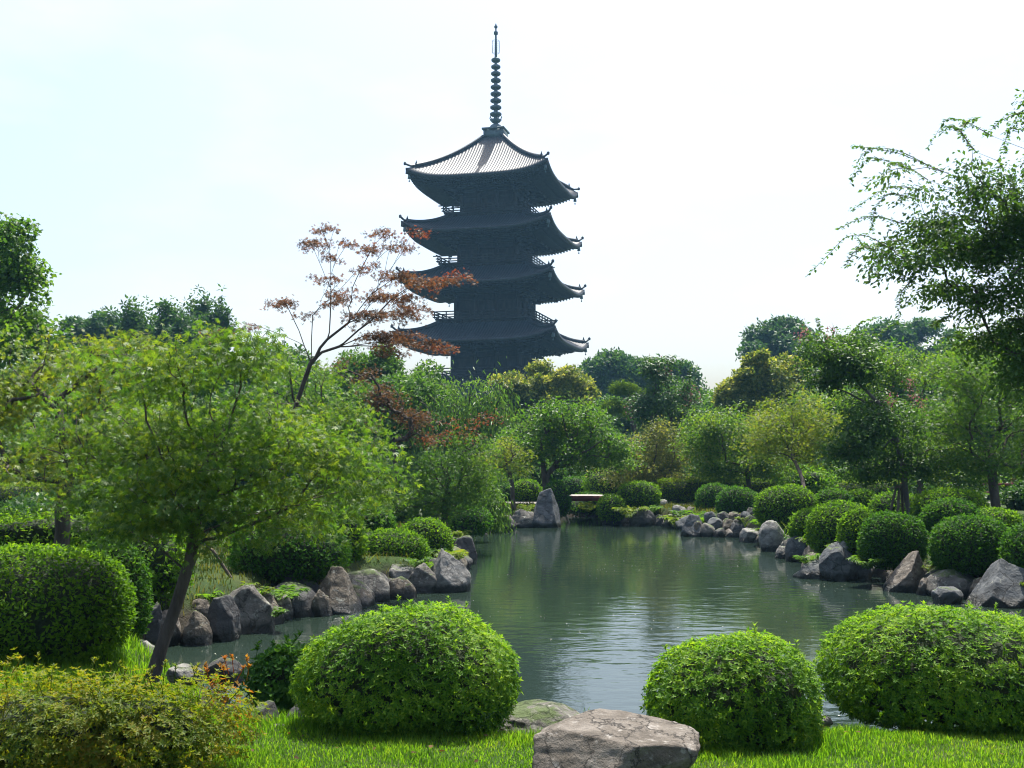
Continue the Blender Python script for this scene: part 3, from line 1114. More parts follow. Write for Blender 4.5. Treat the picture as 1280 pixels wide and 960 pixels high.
def pagoda_roof(i):
    h0 = S[i] / 2
    e = ztip[i] - LIFT + .3
    if i < 4:
        q, zt = BAL[i + 1] - .55, zfl[i + 1] - .55
    else:
        q, zt = 1.25, zapex + .05
    m = MB()
    nt = 14
    xs = np.linspace(-h0, h0, int(S[i] / .34) * 6 + 1)
    rib = .055 * np.clip(np.cos(2 * math.pi * xs / .34), -.1, 1)
    rows = []
    for t in np.linspace(0, 1, nt):
        w = h0 + (q - h0) * t
        x = np.clip(xs, -w, w)
        z = e + (zt - e) * (.72 * t + .28 * t * t) + eave_lift(x, w, t) + rib
        rows.append(np.stack([x, np.full_like(x, -w), z], 1))
    x = xs
    # fascia and soffit
    z0 = e + eave_lift(x, h0, 0)
    rows = [np.stack([x, np.full_like(x, -h0 + .05), z0 - .34], 1), np.stack([x, np.full_like(x, -h0), z0 - .12], 1)] + rows
    wl = WALL[i]
    for t in (.5, 1.0):
        w = h0 + (wl - h0) * t
        xx = np.clip(x, -w, w)
        rows.insert(0, np.stack([xx, np.full_like(x, -w), e - .34 + .7 * t + eave_lift(xx, w, t)], 1))
    n = len(xs)
    v = np.concatenate(rows)
    k = np.arange(len(rows) - 1)[:, None] * n
    j = np.arange(n - 1)[None]
    f = np.stack([k + j, k + j + 1, k + n + j + 1, k + n + j], -1).reshape(-1, 4)
    for r in ROT:
        m.add(v @ r.T, f)
    o = m.build('roof', TILE, pag)
    # hip ridges with upturned ends, each a sub-part
    for r in ROT:
        g = MB()
        tt = np.linspace(0, 1, 16)
        w = h0 + (q - h0) * tt
        z = e + (zt - e) * (.72 * tt + .28 * tt * tt) + LIFT * (1 - tt) ** 2 + .16
        pts = np.stack([-w, -w, z], 1)
        pts[0] += (-.06, -.06, .32)
        main = pts[2:]
        g.tube(main @ r.T, .24, 6)
        g.tube(pts[:4] @ r.T, .13, 6)
        for c, hh in ((pts[2], .6), (pts[0], .3)):
            c = c @ r.T
            g.lathe([(.16, -.15), (.18, .12), (.07, hh * .7), (.02, hh)], c, 6)
        gg = g.build('ridge', TILE, o)
        b = MB()
        c = np.array([-h0 + .35, -h0 + .35, ztip[i] - .6]) @ r.T
        b.tube([c + (0, 0, .7), c + (0, 0, .2)], .04, 4)
        b.lathe([(.02, .25), (.12, .22), (.17, 0), (.22, -.35), (.2, -.36), (.02, -.2)], c, 8)
        b.tube([c + (0, 0, -.3), c + (0, 0, -.62)], .03, 4)
        b.box(c + (0, 0, -.66), (.16, .03, .18))
        b.build('wind_bell', BRONZE, o)
    # eaves: two tiers of rafters, bracket steps, tail rafters
    ra = MB()
    for r in ROT:
        for xx in np.arange(-h0 + .35, h0 - .3, .4):
            for (out, dz, hw) in ((h0 - .12, -.46, .16), (h0 - 1.5, -.72, .18)):
                inner = max(wl, abs(xx) + .02)
                if out - inner < .4:
                    continue
                lf = lambda yy: LIFT * (min(1, abs(xx) / yy)) ** 4 * (1 - (h0 - yy) / (h0 - wl)) ** 2
                a = np.array([xx, -inner, e + dz + .7 * (h0 - inner) / (h0 - wl) + lf(inner)])
                b = np.array([xx, -out, e + dz + .7 * (h0 - out) / (h0 - wl) + lf(out)])
                ra.beam(a @ r.T, b @ r.T, .15, hw)
        a = np.array([-wl, -wl, e + .2])
        b = np.array([-h0 + .05, -h0 + .05, ztip[i] - .2])
        ra.beam(a @ r.T, b @ r.T, .3, .4)
    ea = ra.build('rafters', WOOD, pag)
    br = MB()
    for r in ROT:
        for k in range(3):
            hw = wl + .42 * (k + 1)
            z = e - .8 + .36 * k
            br.beam(np.array([-hw, -hw + .1, z]) @ r.T, np.array([hw, -hw + .1, z]) @ r.T, .24, .3)
            for xx in np.linspace(-wl, wl, 4):
                br.beam(np.array([xx, -wl, z - .25]) @ r.T, np.array([xx, -hw - .12, z - .25]) @ r.T, .28, .3)
            br.beam(np.array([-wl, -wl, z - .25]) @ r.T, np.array([-hw - .3, -hw - .3, z - .25]) @ r.T, .3, .3)
        for xx in np.linspace(-wl, wl, 4):
            br.beam(np.array([xx, -wl - .3, e + .15]) @ r.T, np.array([xx, -wl - 2.5, e - .6]) @ r.T, .22, .28)
            br.box(np.array([xx, -wl - 2.35, e - .45]) @ r.T, (.4, .4, .25))
        br.beam(np.array([-wl, -wl, e + .15]) @ r.T, np.array([-wl - 2.5, -wl - 2.5, e - .62]) @ r.T, .26, .3)
        br.beam(np.array([-wl - 2.3, -wl - 2.3, e - .42]) @ r.T, np.array([wl + 2.3, -wl - 2.3, e - .42]) @ r.T, .2, .24)
    br.build('bracket', WOOD, ea)
    # storey walls between corner columns
    wb = MB()
    z0 = zfl[i]
    wb.box((0, 0, (z0 + e + .4) / 2), (wl * 2 - .3, wl * 2 - .3, e + .4 - z0))
    for r in ROT:
        for xx in np.linspace(-wl, wl, 4)[:3]:
            c = np.array([xx, -wl, 0]) @ r.T
            wb.lathe([(.26, z0), (.26, e - 1.2)], c, 8)
        for zz in (z0 + .25, e - 1.45):
            wb.beam(np.array([-wl, -wl + .05, zz]) @ r.T, np.array([wl, -wl + .05, zz]) @ r.T, .3, .28)
    wl_o = wb.build('wall', WOOD, pag)
    for r in ROT:
        d = MB()
        W3 = wl * 2 / 3
        z1 = e - 1.7
        for sx in (-1, 1):
            d.box(np.array([sx * W3 * .22, -wl + .1, (z0 + z1) / 2 + .2]) @ r.T, (W3 * .4, .1, max(.4, z1 - z0 - .3)) if abs(r[0, 0]) > .5 else (.1, W3 * .4, max(.4, z1 - z0 - .3)))
        d.build('door', WOOD, wl_o)
    if BAL[i]:
        bl = MB()
        B = BAL[i]
        bl.box((0, 0, z0 - .16), (2 * B - .3, 2 * B - .3, .2))
        bl.box((0, 0, z0 - .45), (2 * B - 1.0, 2 * B - 1.0, .38))
        bo = bl.build('balcony', WOOD, pag)
        rl = MB()
        for r in ROT:
            for zz, ov in ((.1, .1), (.42, .15), (.76, .5)):
                rl.beam(np.array([-B - ov, -B + .12, z0 + zz]) @ r.T, np.array([B + ov, -B + .12, z0 + zz]) @ r.T, .11, .12)
            for xx in np.linspace(-B + .12, B - .12, 9)[:8]:
                rl.box(np.array([xx, -B + .12, z0 + .34]) @ r.T, (.12, .12, .8))
            for xx in np.linspace(-B + .8, B - .8, 9):
                rl.box(np.array([xx, -B + .5, z0 - .42]) @ r.T, (.3, .3, .3))
        rl.build('railing', WOOD, bo)


for i in range(5):
    pagoda_roof(i)
b = MB()
b.box((0, 0, .55), (13.5, 13.5, 1.1))
b.box((0, 0, 1.12), (13.1, 13.1, .1))
for k in range(4):
    b.box((0, -6.9 - .3 * (4 - k) + .15, .13 + .25 * k), (3, .35, .24 + 0 * k))
b.build('stone_base', solid_mat('base_stone', [(.22, .21, .19), (.34, .32, .29)], 2, .9, .3), pag)
zz = lambda y: P(618, y, DPAG)[2]
b = MB()
z0 = zz(175)
b.box((0, 0, (z0 + zz(164)) / 2), (2.5, 2.5, zz(164) - z0 + .3))
b.box((0, 0, zz(163.5)), (2.85, 2.85, .22))
b.lathe([(.85, zz(163)), (.82, zz(160)), (.65, zz(157)), (.3, zz(155)), (.3, zz(154)), (.5, zz(153)), (.75, zz(150)), (.62, zz(149.5)), (.25, zz(150))], seg=20)
b.lathe([(.26, zz(158)), (.24, zz(110)), (.17, zz(70)), (.12, zz(45)), (.08, zz(30))], seg=10)
sp = b.build('spire', BRONZE, pag, smooth=False)
for k in range(9):
    g = MB()
    z = zz(142.8 - 8.45 * k)
    r = .73 - .02 * k
    g.lathe([(.2, z - .16), (r * .8, z - .22), (r, z - .1), (r, z + .1), (r * .7, z + .22), (.2, z + .16)], seg=18)
    g.build('ring', BRONZE, sp)
g = MB()
for k in range(8):
    a = k * math.pi / 4
    q = [(.3, 150.5), (.62, 149.5), (.78, 147.5), (.74, 146)]
    g.tube([(r * math.cos(a), r * math.sin(a), zz(y)) for r, y in q], .06, 4)
g.build('lotus_collar', BRONZE, sp)
for k in range(4):
    g = MB()
    a = k * math.pi / 2 + .3
    ca, sa = math.cos(a), math.sin(a)
    q = [(.1, 68), (.42, 66.5), (.45, 58), (.43, 51), (.12, 49.5)]
    g.tube([(r * ca, r * sa, zz(y)) for r, y in q], .035, 4)
    for y in np.linspace(52, 66, 7):
        g.tube([(.1 * ca, .1 * sa, zz(y + 1)), (.28 * ca, .28 * sa, zz(y - .8)), (.43 * ca, .43 * sa, zz(y + .3))], .022, 3)
    g.build('flame_finial', BRONZE, sp)
g = MB()
g.lathe([(.05, zz(44)), (.26, zz(43)), (.27, zz(40)), (.08, zz(38.5))], seg=12)
g.lathe([(.05, zz(36)), (.2, zz(34.8)), (.23, zz(33.3)), (.1, zz(31.5)), (.01, zz(29))], seg=12)
g.build('jewel_top', BRONZE, sp)
# ================================================================== trees
T = tree
# front maple
T('maple_tree', 'green maple with slanting bare trunk at the lawn edge before the pond', 'tree', 8.6,
  [(190, 850), (214, 775), (238, 700), (250, 640, .1), (262, 585, .2)],
  [(240, 462, 95, 55), (150, 520, 95, 65), (330, 480, 85, 60), (395, 540, 85, 55), (250, 570, 120, 70), (330, 600, 95, 55), (150, 590, 60, 50),
   (240, 640, 95, 30), (435, 530, 50, 32), (375, 635, 75, 26), (300, 425, 60, 28), (425, 590, 55, 32), (190, 610, 70, 40), (310, 655, 60, 18), (262, 672, 70, 16), (150, 632, 40, 20), (450, 570, 40, 26), (130, 465, 60, 35), (395, 470, 60, 30), (300, 630, 100, 26), (190, 645, 80, 24), (230, 530, 90, 50), (330, 540, 80, 50)],
  MAPLE, LM['maple'], .047, 740, 40, .28, .046, flat=.1, droop=.35, crown0=.42, seed=1, rmin=.003, deep=.55, fan=.55, sag=.05, wander=.07, cull=-.14, ragged=.45)
T('maple_tree', 'spreading green maple behind the largest clipped dome with a short dark trunk', 'tree', 13.2,
  [(76, 700), (78, 640), (84, 600), (80, 560)],
  [(60, 470, 85, 52), (15, 530, 75, 60), (105, 545, 75, 52), (130, 445, 62, 38), (55, 590, 85, 36), (-10, 470, 70, 55), (170, 430, 40, 25), (-60, 540, 50, 50)],
  MAPLE, LM['maple_y'], .056, 520, 46, .36, .09, flat=.12, droop=.35, crown0=.5, seed=2)
# bronze maple
T('bronze_maple_tree', 'thin open maple with bronze red leaf sprays in front of the pagoda', 'tree', 17.5,
  [(352, 600), (366, 520), (388, 455), (400, 435)],
  [(408, 284, 15, 4, 0), (395, 304, 22, 7, .3), (437, 305, 17, 5, -.4), (462, 310, 12, 5, .4), (412, 321, 14, 6, 0), (411, 347, 20, 7, .5), (481, 291, 15, 5, .2),
   (492, 305, 14, 5, -.5), (515, 291, 12, 5, 0), (508, 308, 8, 3, .3), (460, 333, 18, 6, -.3), (495, 343, 25, 8, .2), (520, 352, 25, 8, -.4), (548, 350, 24, 8, 0),
   (574, 344, 15, 4, .3), (430, 366, 22, 8, .5), (470, 368, 30, 9, .6), (510, 372, 24, 9, -.2), (420, 375, 15, 8, -.5), (355, 378, 18, 7, .1), (343, 390, 8, 8, .2),
   (388, 392, 16, 5, -.3), (455, 393, 28, 8, .4), (492, 392, 26, 9, -.5), (518, 385, 18, 7, .5), (475, 420, 25, 8, 0), (505, 422, 25, 9, .5), (533, 428, 22, 7, -.2),
   (555, 436, 15, 4, .2), (485, 437, 22, 7, -.4), (440, 408, 14, 6, .3), (312, 408, 10, 5, 0), (272, 418, 14, 7, .3)],
  MAPLE, LM['bronze'], .05, 300, 24, .17, .038, flat=.18, droop=.25, crown0=.7, seed=3, deep=.6, seg=.25, rmin=.004, expo=1.75, sag=.0, wander=.05, follow=.08, fan=.75, ragged=0,
  extra=[('red_leaves', LM['redtip'], lambda e, rng: [put_leaves(e, P(x, y, 17.4) + rng.normal(0, 1, (34, 3)) * (.13, .2, .04), rng.normal(0, .5, (34, 3)) + (0, 0, .8), rng.normal(size=(34, 3)), .048, MAPLE)
                                                            for x, y in ((577, 344), (568, 347), (518, 291), (527, 292), (555, 436), (546, 434), (548, 352), (536, 358))])])
T('bronze_maple_tree', 'low dark bronze maple between the front maple and the weeping tree', 'tree', 25,
  [(498, 640), (496, 590), (490, 555)],
  [(480, 490, 22, 18), (512, 518, 22, 12), (460, 466, 14, 8), (475, 530, 18, 12), (520, 545, 20, 9), (425, 452, 12, 6)],
  MAPLE, LM['purple'], .06, 90, 40, .3, .06, flat=.25, crown0=.6, seed=4)
T('maple_tree', 'bushy green maple with red tipped top leaning over the pond', 'tree', 24.5,
  [(556, 668), (556, 630), (562, 596)],
  [(560, 590, 48, 32), (530, 620, 34, 24), (585, 560, 32, 24), (575, 625, 36, 24), (540, 570, 26, 20), (600, 595, 24, 24)],
  MAPLE, LM['mid'], .06, 300, 44, .32, .07, flat=.25, crown0=.5, seed=5,
  extra=[('red_leaves', LM['redtip'], lambda e, rng: [put_leaves(e, P(x, y, 24.3) + rng.normal(0, 1, (55, 3)) * (.2, .25, .07), rng.normal(0, .5, (55, 3)) + (0, 0, 1), rng.normal(size=(55, 3)), .05, MAPLE)
                                                            for x, y in ((565, 528), (585, 535), (602, 524), (575, 545), (595, 548), (555, 540), (615, 522), (548, 552))])])
T('maple_tree', 'small yellow green maple beside the tall standing stone', 'tree', 33.5,
  [(642, 640), (640, 605), (634, 580)],
  [(628, 565, 26, 22), (610, 580, 20, 18), (645, 585, 14, 14)], MAPLE, LM['maple_y'], .065, 130, 34, .35, .07, flat=.25, seed=6)
T('weeping_willow', 'drooping willow with narrow leaves hanging down to the water', 'tree', 30.5,
  [(606, 662), (606, 625), (603, 600)],
  [(600, 610, 22, 20), (620, 632, 14, 26), (592, 640, 14, 22), (607, 650, 18, 14)], LONG, LM['willow'], .15, 150, 34, .3, .06, flat=.8, droop=1.5, seed=7, face=1.0)
T('weeping_tree', 'broad weeping tree of long hanging twigs below the pagoda', 'tree', 44,
  [(590, 640), (588, 560), (580, 510)],
  [(590, 505, 48, 26), (560, 500, 34, 30), (618, 500, 34, 30), (545, 530, 36, 36), (610, 540, 46, 34), (580, 560, 50, 30)],
  LONG, LM['willow'], .24, 330, 40, .75, .16, flat=.7, droop=1.3, seed=8, face=1.0,
  arcs=[[(545, 505), (535, 470), (525, 462), (517, 468), (514, 480)], [(560, 500), (580, 478), (600, 475), (612, 490)], [(565, 495), (545, 478), (535, 492)], [(600, 500), (620, 488), (632, 510)]])
T('chinquapin_tree', 'rounded tree covered in cream yellow blossom right below the pagoda', 'tree', 68,
  [(680, 640), (680, 540), (680, 510)],
  [(640, 480, 22, 18), (665, 476, 26, 19), (695, 478, 26, 19), (722, 488, 22, 16), (655, 505, 34, 24), (705, 508, 34, 24), (680, 540, 60, 30)],
  CLUMP, LM['chinq'], .26, 300, 60, .62, .28, lump=True, surf=.3, seed=9)
T('garden_tree', 'dense green tree with a forked dark trunk behind the standing stone', 'tree', 35.5,
  [(684, 632), (683, 608), (680, 590), (678, 572)],
  [(690, 520, 46, 22), (660, 545, 38, 24), (730, 535, 42, 24), (765, 545, 26, 22), (700, 562, 50, 20), (650, 570, 26, 18), (745, 568, 40, 16), (720, 512, 30, 14)],
  BROAD, LM['mid'], .1, 460, 56, .42, .13, flat=.25, droop=.35, seed=10, crown0=.35)
# far round trees
T('round_tree', 'huge rounded blue green tree in the haze beside the pagoda', 'tree', 112,
  [(800, 640), (800, 540), (798, 510)],
  [(795, 468, 40, 24), (768, 478, 26, 24), (745, 478, 24, 20), (825, 474, 28, 24), (845, 490, 22, 24), (780, 505, 60, 30)],
  CLUMP, LM['dark'], .5, 170, 110, 1.5, .6, lump=True, surf=.3, seed=11)
T('round_tree', 'tall hazy camphor tree with rounded crown near the pink flowered tree', 'tree', 118,
  [(980, 640), (980, 520), (982, 470)],
  [(985, 420, 30, 18), (962, 436, 26, 22), (1000, 440, 40, 26), (940, 450, 20, 20), (975, 470, 50, 30)], CLUMP, LM['dark'], .5, 130, 110, 1.5, .6, lump=True, surf=.3, seed=12)
T('round_tree', 'broad hazy camphor tree rising behind the long drooping branches', 'tree', 122,
  [(1125, 640), (1125, 520), (1122, 470)],
  [(1090, 432, 28, 20), (1120, 428, 28, 18), (1150, 430, 30, 22), (1175, 440, 22, 22), (1110, 455, 60, 30)], CLUMP, LM['dark'], .5, 150, 110, 1.5, .6, lump=True, surf=.3, seed=13)
T('round_tree', 'distant twin topped dark tree beyond the spreading maple', 'tree', 85,
  [(122, 640), (120, 500), (118, 440)], [(100, 414, 12, 14), (128, 412, 16, 16), (150, 426, 18, 16), (120, 440, 38, 24)], CLUMP, LM['dark'], .4, 110, 90, 1.0, .4, lump=True, surf=.3, seed=14)
T('feathery_tree', 'distant tree with many upright feathery shoots on the skyline', 'tree', 75,
  [(230, 640), (228, 500), (226, 440)],
  [(172, 416, 10, 18), (192, 412, 9, 16), (212, 408, 9, 14), (228, 414, 12, 16), (248, 408, 9, 15), (266, 414, 10, 14), (276, 424, 8, 14), (225, 440, 54, 22)],
  CLUMP, LM['dark'], .34, 420, 24, .55, .35, flat=1.3, droop=-.4, seed=15)
T('broadleaf_tree', 'tall dark tree cut off by the frame edge above the spreading maple', 'tree', 28,
  [(-60, 660), (-45, 520), (-30, 430)],
  [(-10, 320, 48, 42), (18, 345, 34, 26), (0, 392, 46, 38), (30, 330, 20, 18), (38, 402, 26, 24), (-50, 380, 55, 80), (18, 432, 52, 32), (60, 420, 22, 18), (10, 290, 24, 16), (40, 365, 10, 8)],
  BROAD, LM['mid'], .13, 330, 80, .5, .25, flat=.3, droop=.3, seed=16, deep=.9)
T('broadleaf_tree', 'rounded mid green tree between the bronze maple and the weeping tree', 'tree', 46,
  [(470, 640), (470, 540), (468, 500)], [(440, 468, 34, 22), (470, 460, 30, 20), (505, 468, 34, 22), (480, 500, 60, 30), (420, 500, 40, 30), (500, 540, 60, 30), (540, 500, 30, 30)],
  CLUMP, LM['mid'], .19, 220, 70, .6, .2, lump=True, seed=17)
# garden pines, crape myrtles
T('cloud_pine', 'small pine trained into bright green cloud pads', 'tree', 55,
  [(806, 640), (800, 560), (786, 510)], [(780, 484, 13, 5, 0), (800, 493, 12, 3.5, .5), (770, 506, 13, 4.5, -.5), (792, 515, 10, 3.5, .3)], LONG, LM['pine'], .17, 150, 60, .28, .14, flat=.4, droop=.2, seed=18, face=1.2, upness=.4)
T('crape_myrtle', 'upright dark crape myrtle with faint pink heads and bare top twigs', 'tree', 50,
  [(826, 640), (824, 580), (822, 540)], [(822, 470, 22, 22), (842, 490, 24, 30), (815, 510, 30, 26), (855, 520, 22, 26), (830, 540, 34, 20)],
  BROAD, LM['dark'], .14, 260, 60, .5, .15, lump=True, seed=19,
  arcs=[[(845, 480), (850, 462), (852, 448)], [(855, 495), (862, 475), (862, 460)], [(835, 468), (838, 455), (842, 444)]],
  extra=[('blossoms', LM['pink'], flower_heads(50, [(826, 462), (832, 466), (868, 490), (790, 508), (860, 500)], .09, 70, .4))])
T('maple_tree', 'pale grey green maple growing over the clipped dome by the plank bridge', 'tree', 38.5,
  [(826, 632), (824, 606), (812, 580)], [(810, 560, 44, 22), (775, 575, 30, 18), (845, 575, 30, 22), (800, 590, 44, 14), (825, 538, 30, 16), (850, 600, 22, 10)], BROAD, LM['pale'], .09, 400, 52, .4, .08, flat=.3, droop=.4, seed=20)
T('maple_tree', 'light green maple standing in the long clipped hedge', 'tree', 36.5,
  [(938, 640), (936, 606), (934, 585), (928, 560)], [(905, 530, 36, 24), (930, 545, 42, 26), (885, 560, 34, 26), (950, 575, 42, 20), (905, 585, 40, 14), (880, 530, 20, 24)],
  BROAD, LM['maple'], .09, 460, 56, .42, .08, flat=.3, droop=.3, seed=21)
T('maple_tree', 'fresh light green maple with a thin curved trunk behind the bright dome', 'tree', 27.5,
  [(1014, 660), (1008, 620, .4), (1000, 590, 1), (986, 562, 1.8)], [(985, 520, 52, 24, 2.2), (960, 545, 36, 26, 1.4), (1020, 535, 40, 26, 2.6), (995, 565, 50, 18, 1.8), (1035, 560, 26, 20, 1.6), (1000, 500, 34, 14, 2.4)],
  MAPLE, LM['maple_y'], .062, 400, 44, .36, .05, flat=.25, droop=.3, seed=22, crown0=.6)
T('chinquapin_tree', 'cream flowering tree below the hazy camphor trees', 'tree', 60,
  [(960, 640), (960, 540), (958, 500)], [(950, 462, 28, 16), (975, 466, 26, 16), (930, 478, 22, 14), (960, 490, 44, 22), (920, 500, 24, 20)], CLUMP, LM['chinq'], .24, 260, 60, .55, .22, lump=True, surf=.3, seed=23)
T('crape_myrtle', 'dark leaning crape myrtle with pink flower heads held by three wooden stakes', 'tree', 24,
  [(1142, 662), (1132, 615), (1124, 560), (1100, 505), (1072, 478)],
  [(1045, 450, 42, 26), (1075, 462, 32, 22), (1035, 475, 28, 16), (1060, 435, 34, 14), (1110, 535, 52, 30), (1065, 560, 34, 26), (1135, 575, 44, 28), (1090, 590, 40, 14), (1100, 510, 30, 14)],
  BROAD, LM['zelkova'], .082, 640, 44, .3, .062, lump=True, cull=-.3, ragged=.5, seed=24, crown0=.55, bark=BARKG,
  arcs=[[(1045, 430), (1025, 412), (1022, 398)], [(1060, 425), (1075, 402), (1100, 396)], [(1085, 430), (1105, 412), (1122, 402)], [(1030, 440), (1012, 420), (1005, 410)]],
  extra=[('blossoms', LM['pink'], flower_heads(24, [(1007, 415), (1040, 413), (1033, 424), (1000, 419), (1113, 497), (1138, 480), (1142, 497), (1150, 505), (1070, 563), (1112, 509)], .045, 46, .15))])
T('maple_tree', 'wide dark green maple with heavy shaded underside near the wooden rail', 'tree', 24,
  [(1246, 668), (1242, 610), (1236, 570), (1228, 545)],
  [(1205, 470, 60, 30), (1255, 460, 50, 40), (1180, 520, 45, 30), (1240, 520, 70, 40), (1270, 575, 60, 26), (1215, 575, 55, 20), (1165, 530, 30, 20), (1300, 540, 50, 50), (1170, 560, 40, 20)],
  MAPLE, LM['mid'], .065, 620, 52, .4, .1, flat=.25, droop=.3, seed=25, crown0=.45)
T('maple_tree', 'mid green maple filling the space between the staked tree and the wide dark maple', 'tree', 31, [(1150, 650), (1150, 600), (1145, 560)],
  [(1090, 465, 46, 26), (1140, 455, 50, 30), (1110, 505, 56, 28), (1180, 470, 44, 30), (1160, 520, 60, 34), (1120, 545, 50, 24), (1200, 500, 40, 40), (1060, 500, 30, 24)], BROAD, LM['maple'], .085, 420, 56, .42, .08, flat=.22, droop=.35, seed=34)
T('maple_tree', 'tall light green maple cut by the frame edge behind the wide dark maple', 'tree', 30, [(1290, 650), (1285, 600), (1280, 550)],
  [(1240, 440, 50, 26), (1280, 430, 40, 36), (1260, 475, 60, 34), (1300, 490, 50, 50), (1215, 460, 30, 20)], BROAD, LM['maple'], .085, 380, 56, .42, .08, flat=.22, droop=.35, seed=35)
T('garden_tree', 'slim pale green tree with a thin light trunk before the wooden rail', 'tree', 33,
  [(1196, 640), (1199, 600), (1202, 575)], [(1185, 570, 36, 20), (1160, 585, 26, 18), (1205, 592, 34, 14), (1150, 565, 26, 16)], BROAD, LM['maple'], .09, 260, 48, .38, .04, flat=.3, droop=.3, seed=26, bark=BARKG)
# overhanging zelkova
T('zelkova_tree', 'overhanging zelkova with long arching leafy twigs against the sky', 'tree', 14,
  [(1470, 760), (1440, 560), (1400, 430), (1380, 330)],
  [(1190, 235, 46, 24), (1240, 215, 44, 45), (1150, 232, 30, 12), (1275, 280, 55, 60), (1200, 300, 55, 26), (1150, 322, 40, 14), (1118, 300, 20, 8), (1230, 365, 45, 26),
   (1180, 355, 30, 12), (1262, 405, 36, 24), (1205, 392, 28, 8), (1290, 175, 30, 36), (1300, 130, 26, 24), (1125, 212, 22, 8), (1320, 230, 40, 50), (1330, 340, 50, 60), (1110, 320, 14, 6), (1262, 438, 40, 18), (1290, 452, 30, 18), (1232, 424, 36, 10), (1290, 405, 30, 18), (1265, 470, 30, 14), (1250, 300, 50, 40), (1170, 275, 40, 20), (1290, 350, 40, 40)],
  OVAL, LM['zelkova'], .068, 1080, 34, .28, .08, flat=.2, droop=.5, seed=27, crown0=.3, seg=.25, deep=.55, surf=.6, expo=1.8, sag=.03, wander=.06,
  arcs=[[(1170, 212), (1125, 188), (1098, 184), (1076, 192), (1062, 230)], [(1180, 215), (1120, 190), (1085, 185), (1068, 182)], [(1240, 170), (1205, 150), (1182, 148), (1160, 185)], [(1140, 212), (1105, 200), (1085, 196), (1065, 224)],
        [(1140, 235), (1115, 232), (1096, 242), (1064, 263)], [(1130, 280), (1098, 270), (1075, 273), (1048, 286)], [(1120, 315), (1085, 294), (1058, 294), (1036, 318), (1012, 342)],
        [(1095, 312), (1078, 308), (1066, 316), (1057, 334)], [(1140, 350), (1128, 362), (1124, 375), (1123, 402)], [(1300, 140), (1270, 142), (1250, 151), (1233, 169)], [(1215, 185), (1200, 162), (1186, 156), (1178, 166)],
        [(1160, 225), (1130, 205), (1115, 202), (1103, 222)], [(1290, 165), (1262, 160), (1256, 178), (1255, 190)], [(1150, 250), (1110, 240), (1092, 262), (1090, 290)], [(1220, 190), (1200, 165), (1210, 150), (1222, 148)],
        [(1130, 300), (1100, 305), (1085, 310), (1072, 298)], [(1190, 395), (1175, 400), (1168, 408)], [(1230, 405), (1205, 410), (1195, 420)]])

T('maple_tree', 'shaded maple seen through the gap between the two front maples', 'tree', 21, [(178, 660), (182, 610), (185, 580)],
  [(185, 520, 60, 30), (230, 545, 50, 30), (140, 555, 50, 28), (200, 585, 60, 24), (250, 590, 40, 24)], MAPLE, LM['mid'], .062, 330, 48, .38, .07, flat=.2, droop=.35, seed=31)
T('maple_tree', 'light maple behind the right half of the front maple crown', 'tree', 20, [(392, 660), (398, 620), (402, 590)],
  [(380, 500, 55, 30), (430, 520, 50, 30), (400, 560, 60, 30), (455, 570, 36, 28), (350, 545, 50, 30), (335, 455, 50, 20), (395, 472, 40, 18), (440, 610, 40, 22), (390, 610, 50, 22)], MAPLE, LM['maple'], .06, 380, 48, .36, .07, flat=.2, droop=.35, seed=32)
T('maple_tree', 'dark maple beyond the flat topped hedge', 'tree', 36, [(20, 640), (24, 600), (26, 575)],
  [(20, 545, 55, 28), (60, 560, 50, 26), (-20, 560, 40, 26), (110, 565, 40, 22), (35, 585, 60, 16)], BROAD, LM['mid'], .1, 330, 50, .5, .09, flat=.25, droop=.35, seed=33)
# belt of trees behind: three kinds, copied
belt = []
for s_, (m_, lab) in enumerate((('mid', ''), ('dark', ''), ('mid', ''))):
    belt.append(T('belt_tree', 'leafy green tree in the belt filling the background behind the garden maples', 'tree', 62,
                  [(640, 604), (640, 560), (640, 535)],
                  [(640, 520, 34, 20), (612, 545, 32, 24), (668, 545, 32, 24), (640, 565, 52, 24), (625, 530, 26, 20)], CLUMP, LM[m_], .24, 200, 60, .75, .2, lump=True, seed=40 + s_,
                  group='trees in the belt behind the garden'))


def copy_thing(o, loc, rz=0, s=1.0):
    c = o.copy()
    COL.objects.link(c)
    c.location = loc
    c.rotation_euler = (0, 0, rz)
    c.scale = (s, s, s * (.92 + .16 * R.random()))
    for ch in list(o.children):
        d = ch.copy()
        COL.objects.link(d)
        d.parent = c
    return c


spots = [(20, 52), (85, 60), (150, 48), (215, 58), (285, 50), (350, 60), (415, 52), (530, 62), (590, 70), (735, 66), (790, 72), (870, 62), (905, 80), (1045, 62), (1100, 70), (1165, 58), (1225, 66), (1285, 56), (-60, 64), (1350, 64)]
spots = [(a, b, 0) for a, b in spots] + [(1078, 58, 1.5), (1150, 62, 1.45), (1212, 55, 1.5), (1272, 58, 1.5), (300, 56, 1.45), (362, 60, 1.4), (240, 62, 1.45), (160, 60, 1.35), (430, 58, 1.35), (60, 58, 1.35), (880, 66, 1.2)]
for q, (px, Y, big) in enumerate(spots):
    o = belt[q % 3]
    loc = ((px - 640) / FPX * Y, Y, 0)
    if q < 3:
        o.location = loc
    else:
        copy_thing(o, loc, q * 1.3, big or .85 + .3 * R.random())

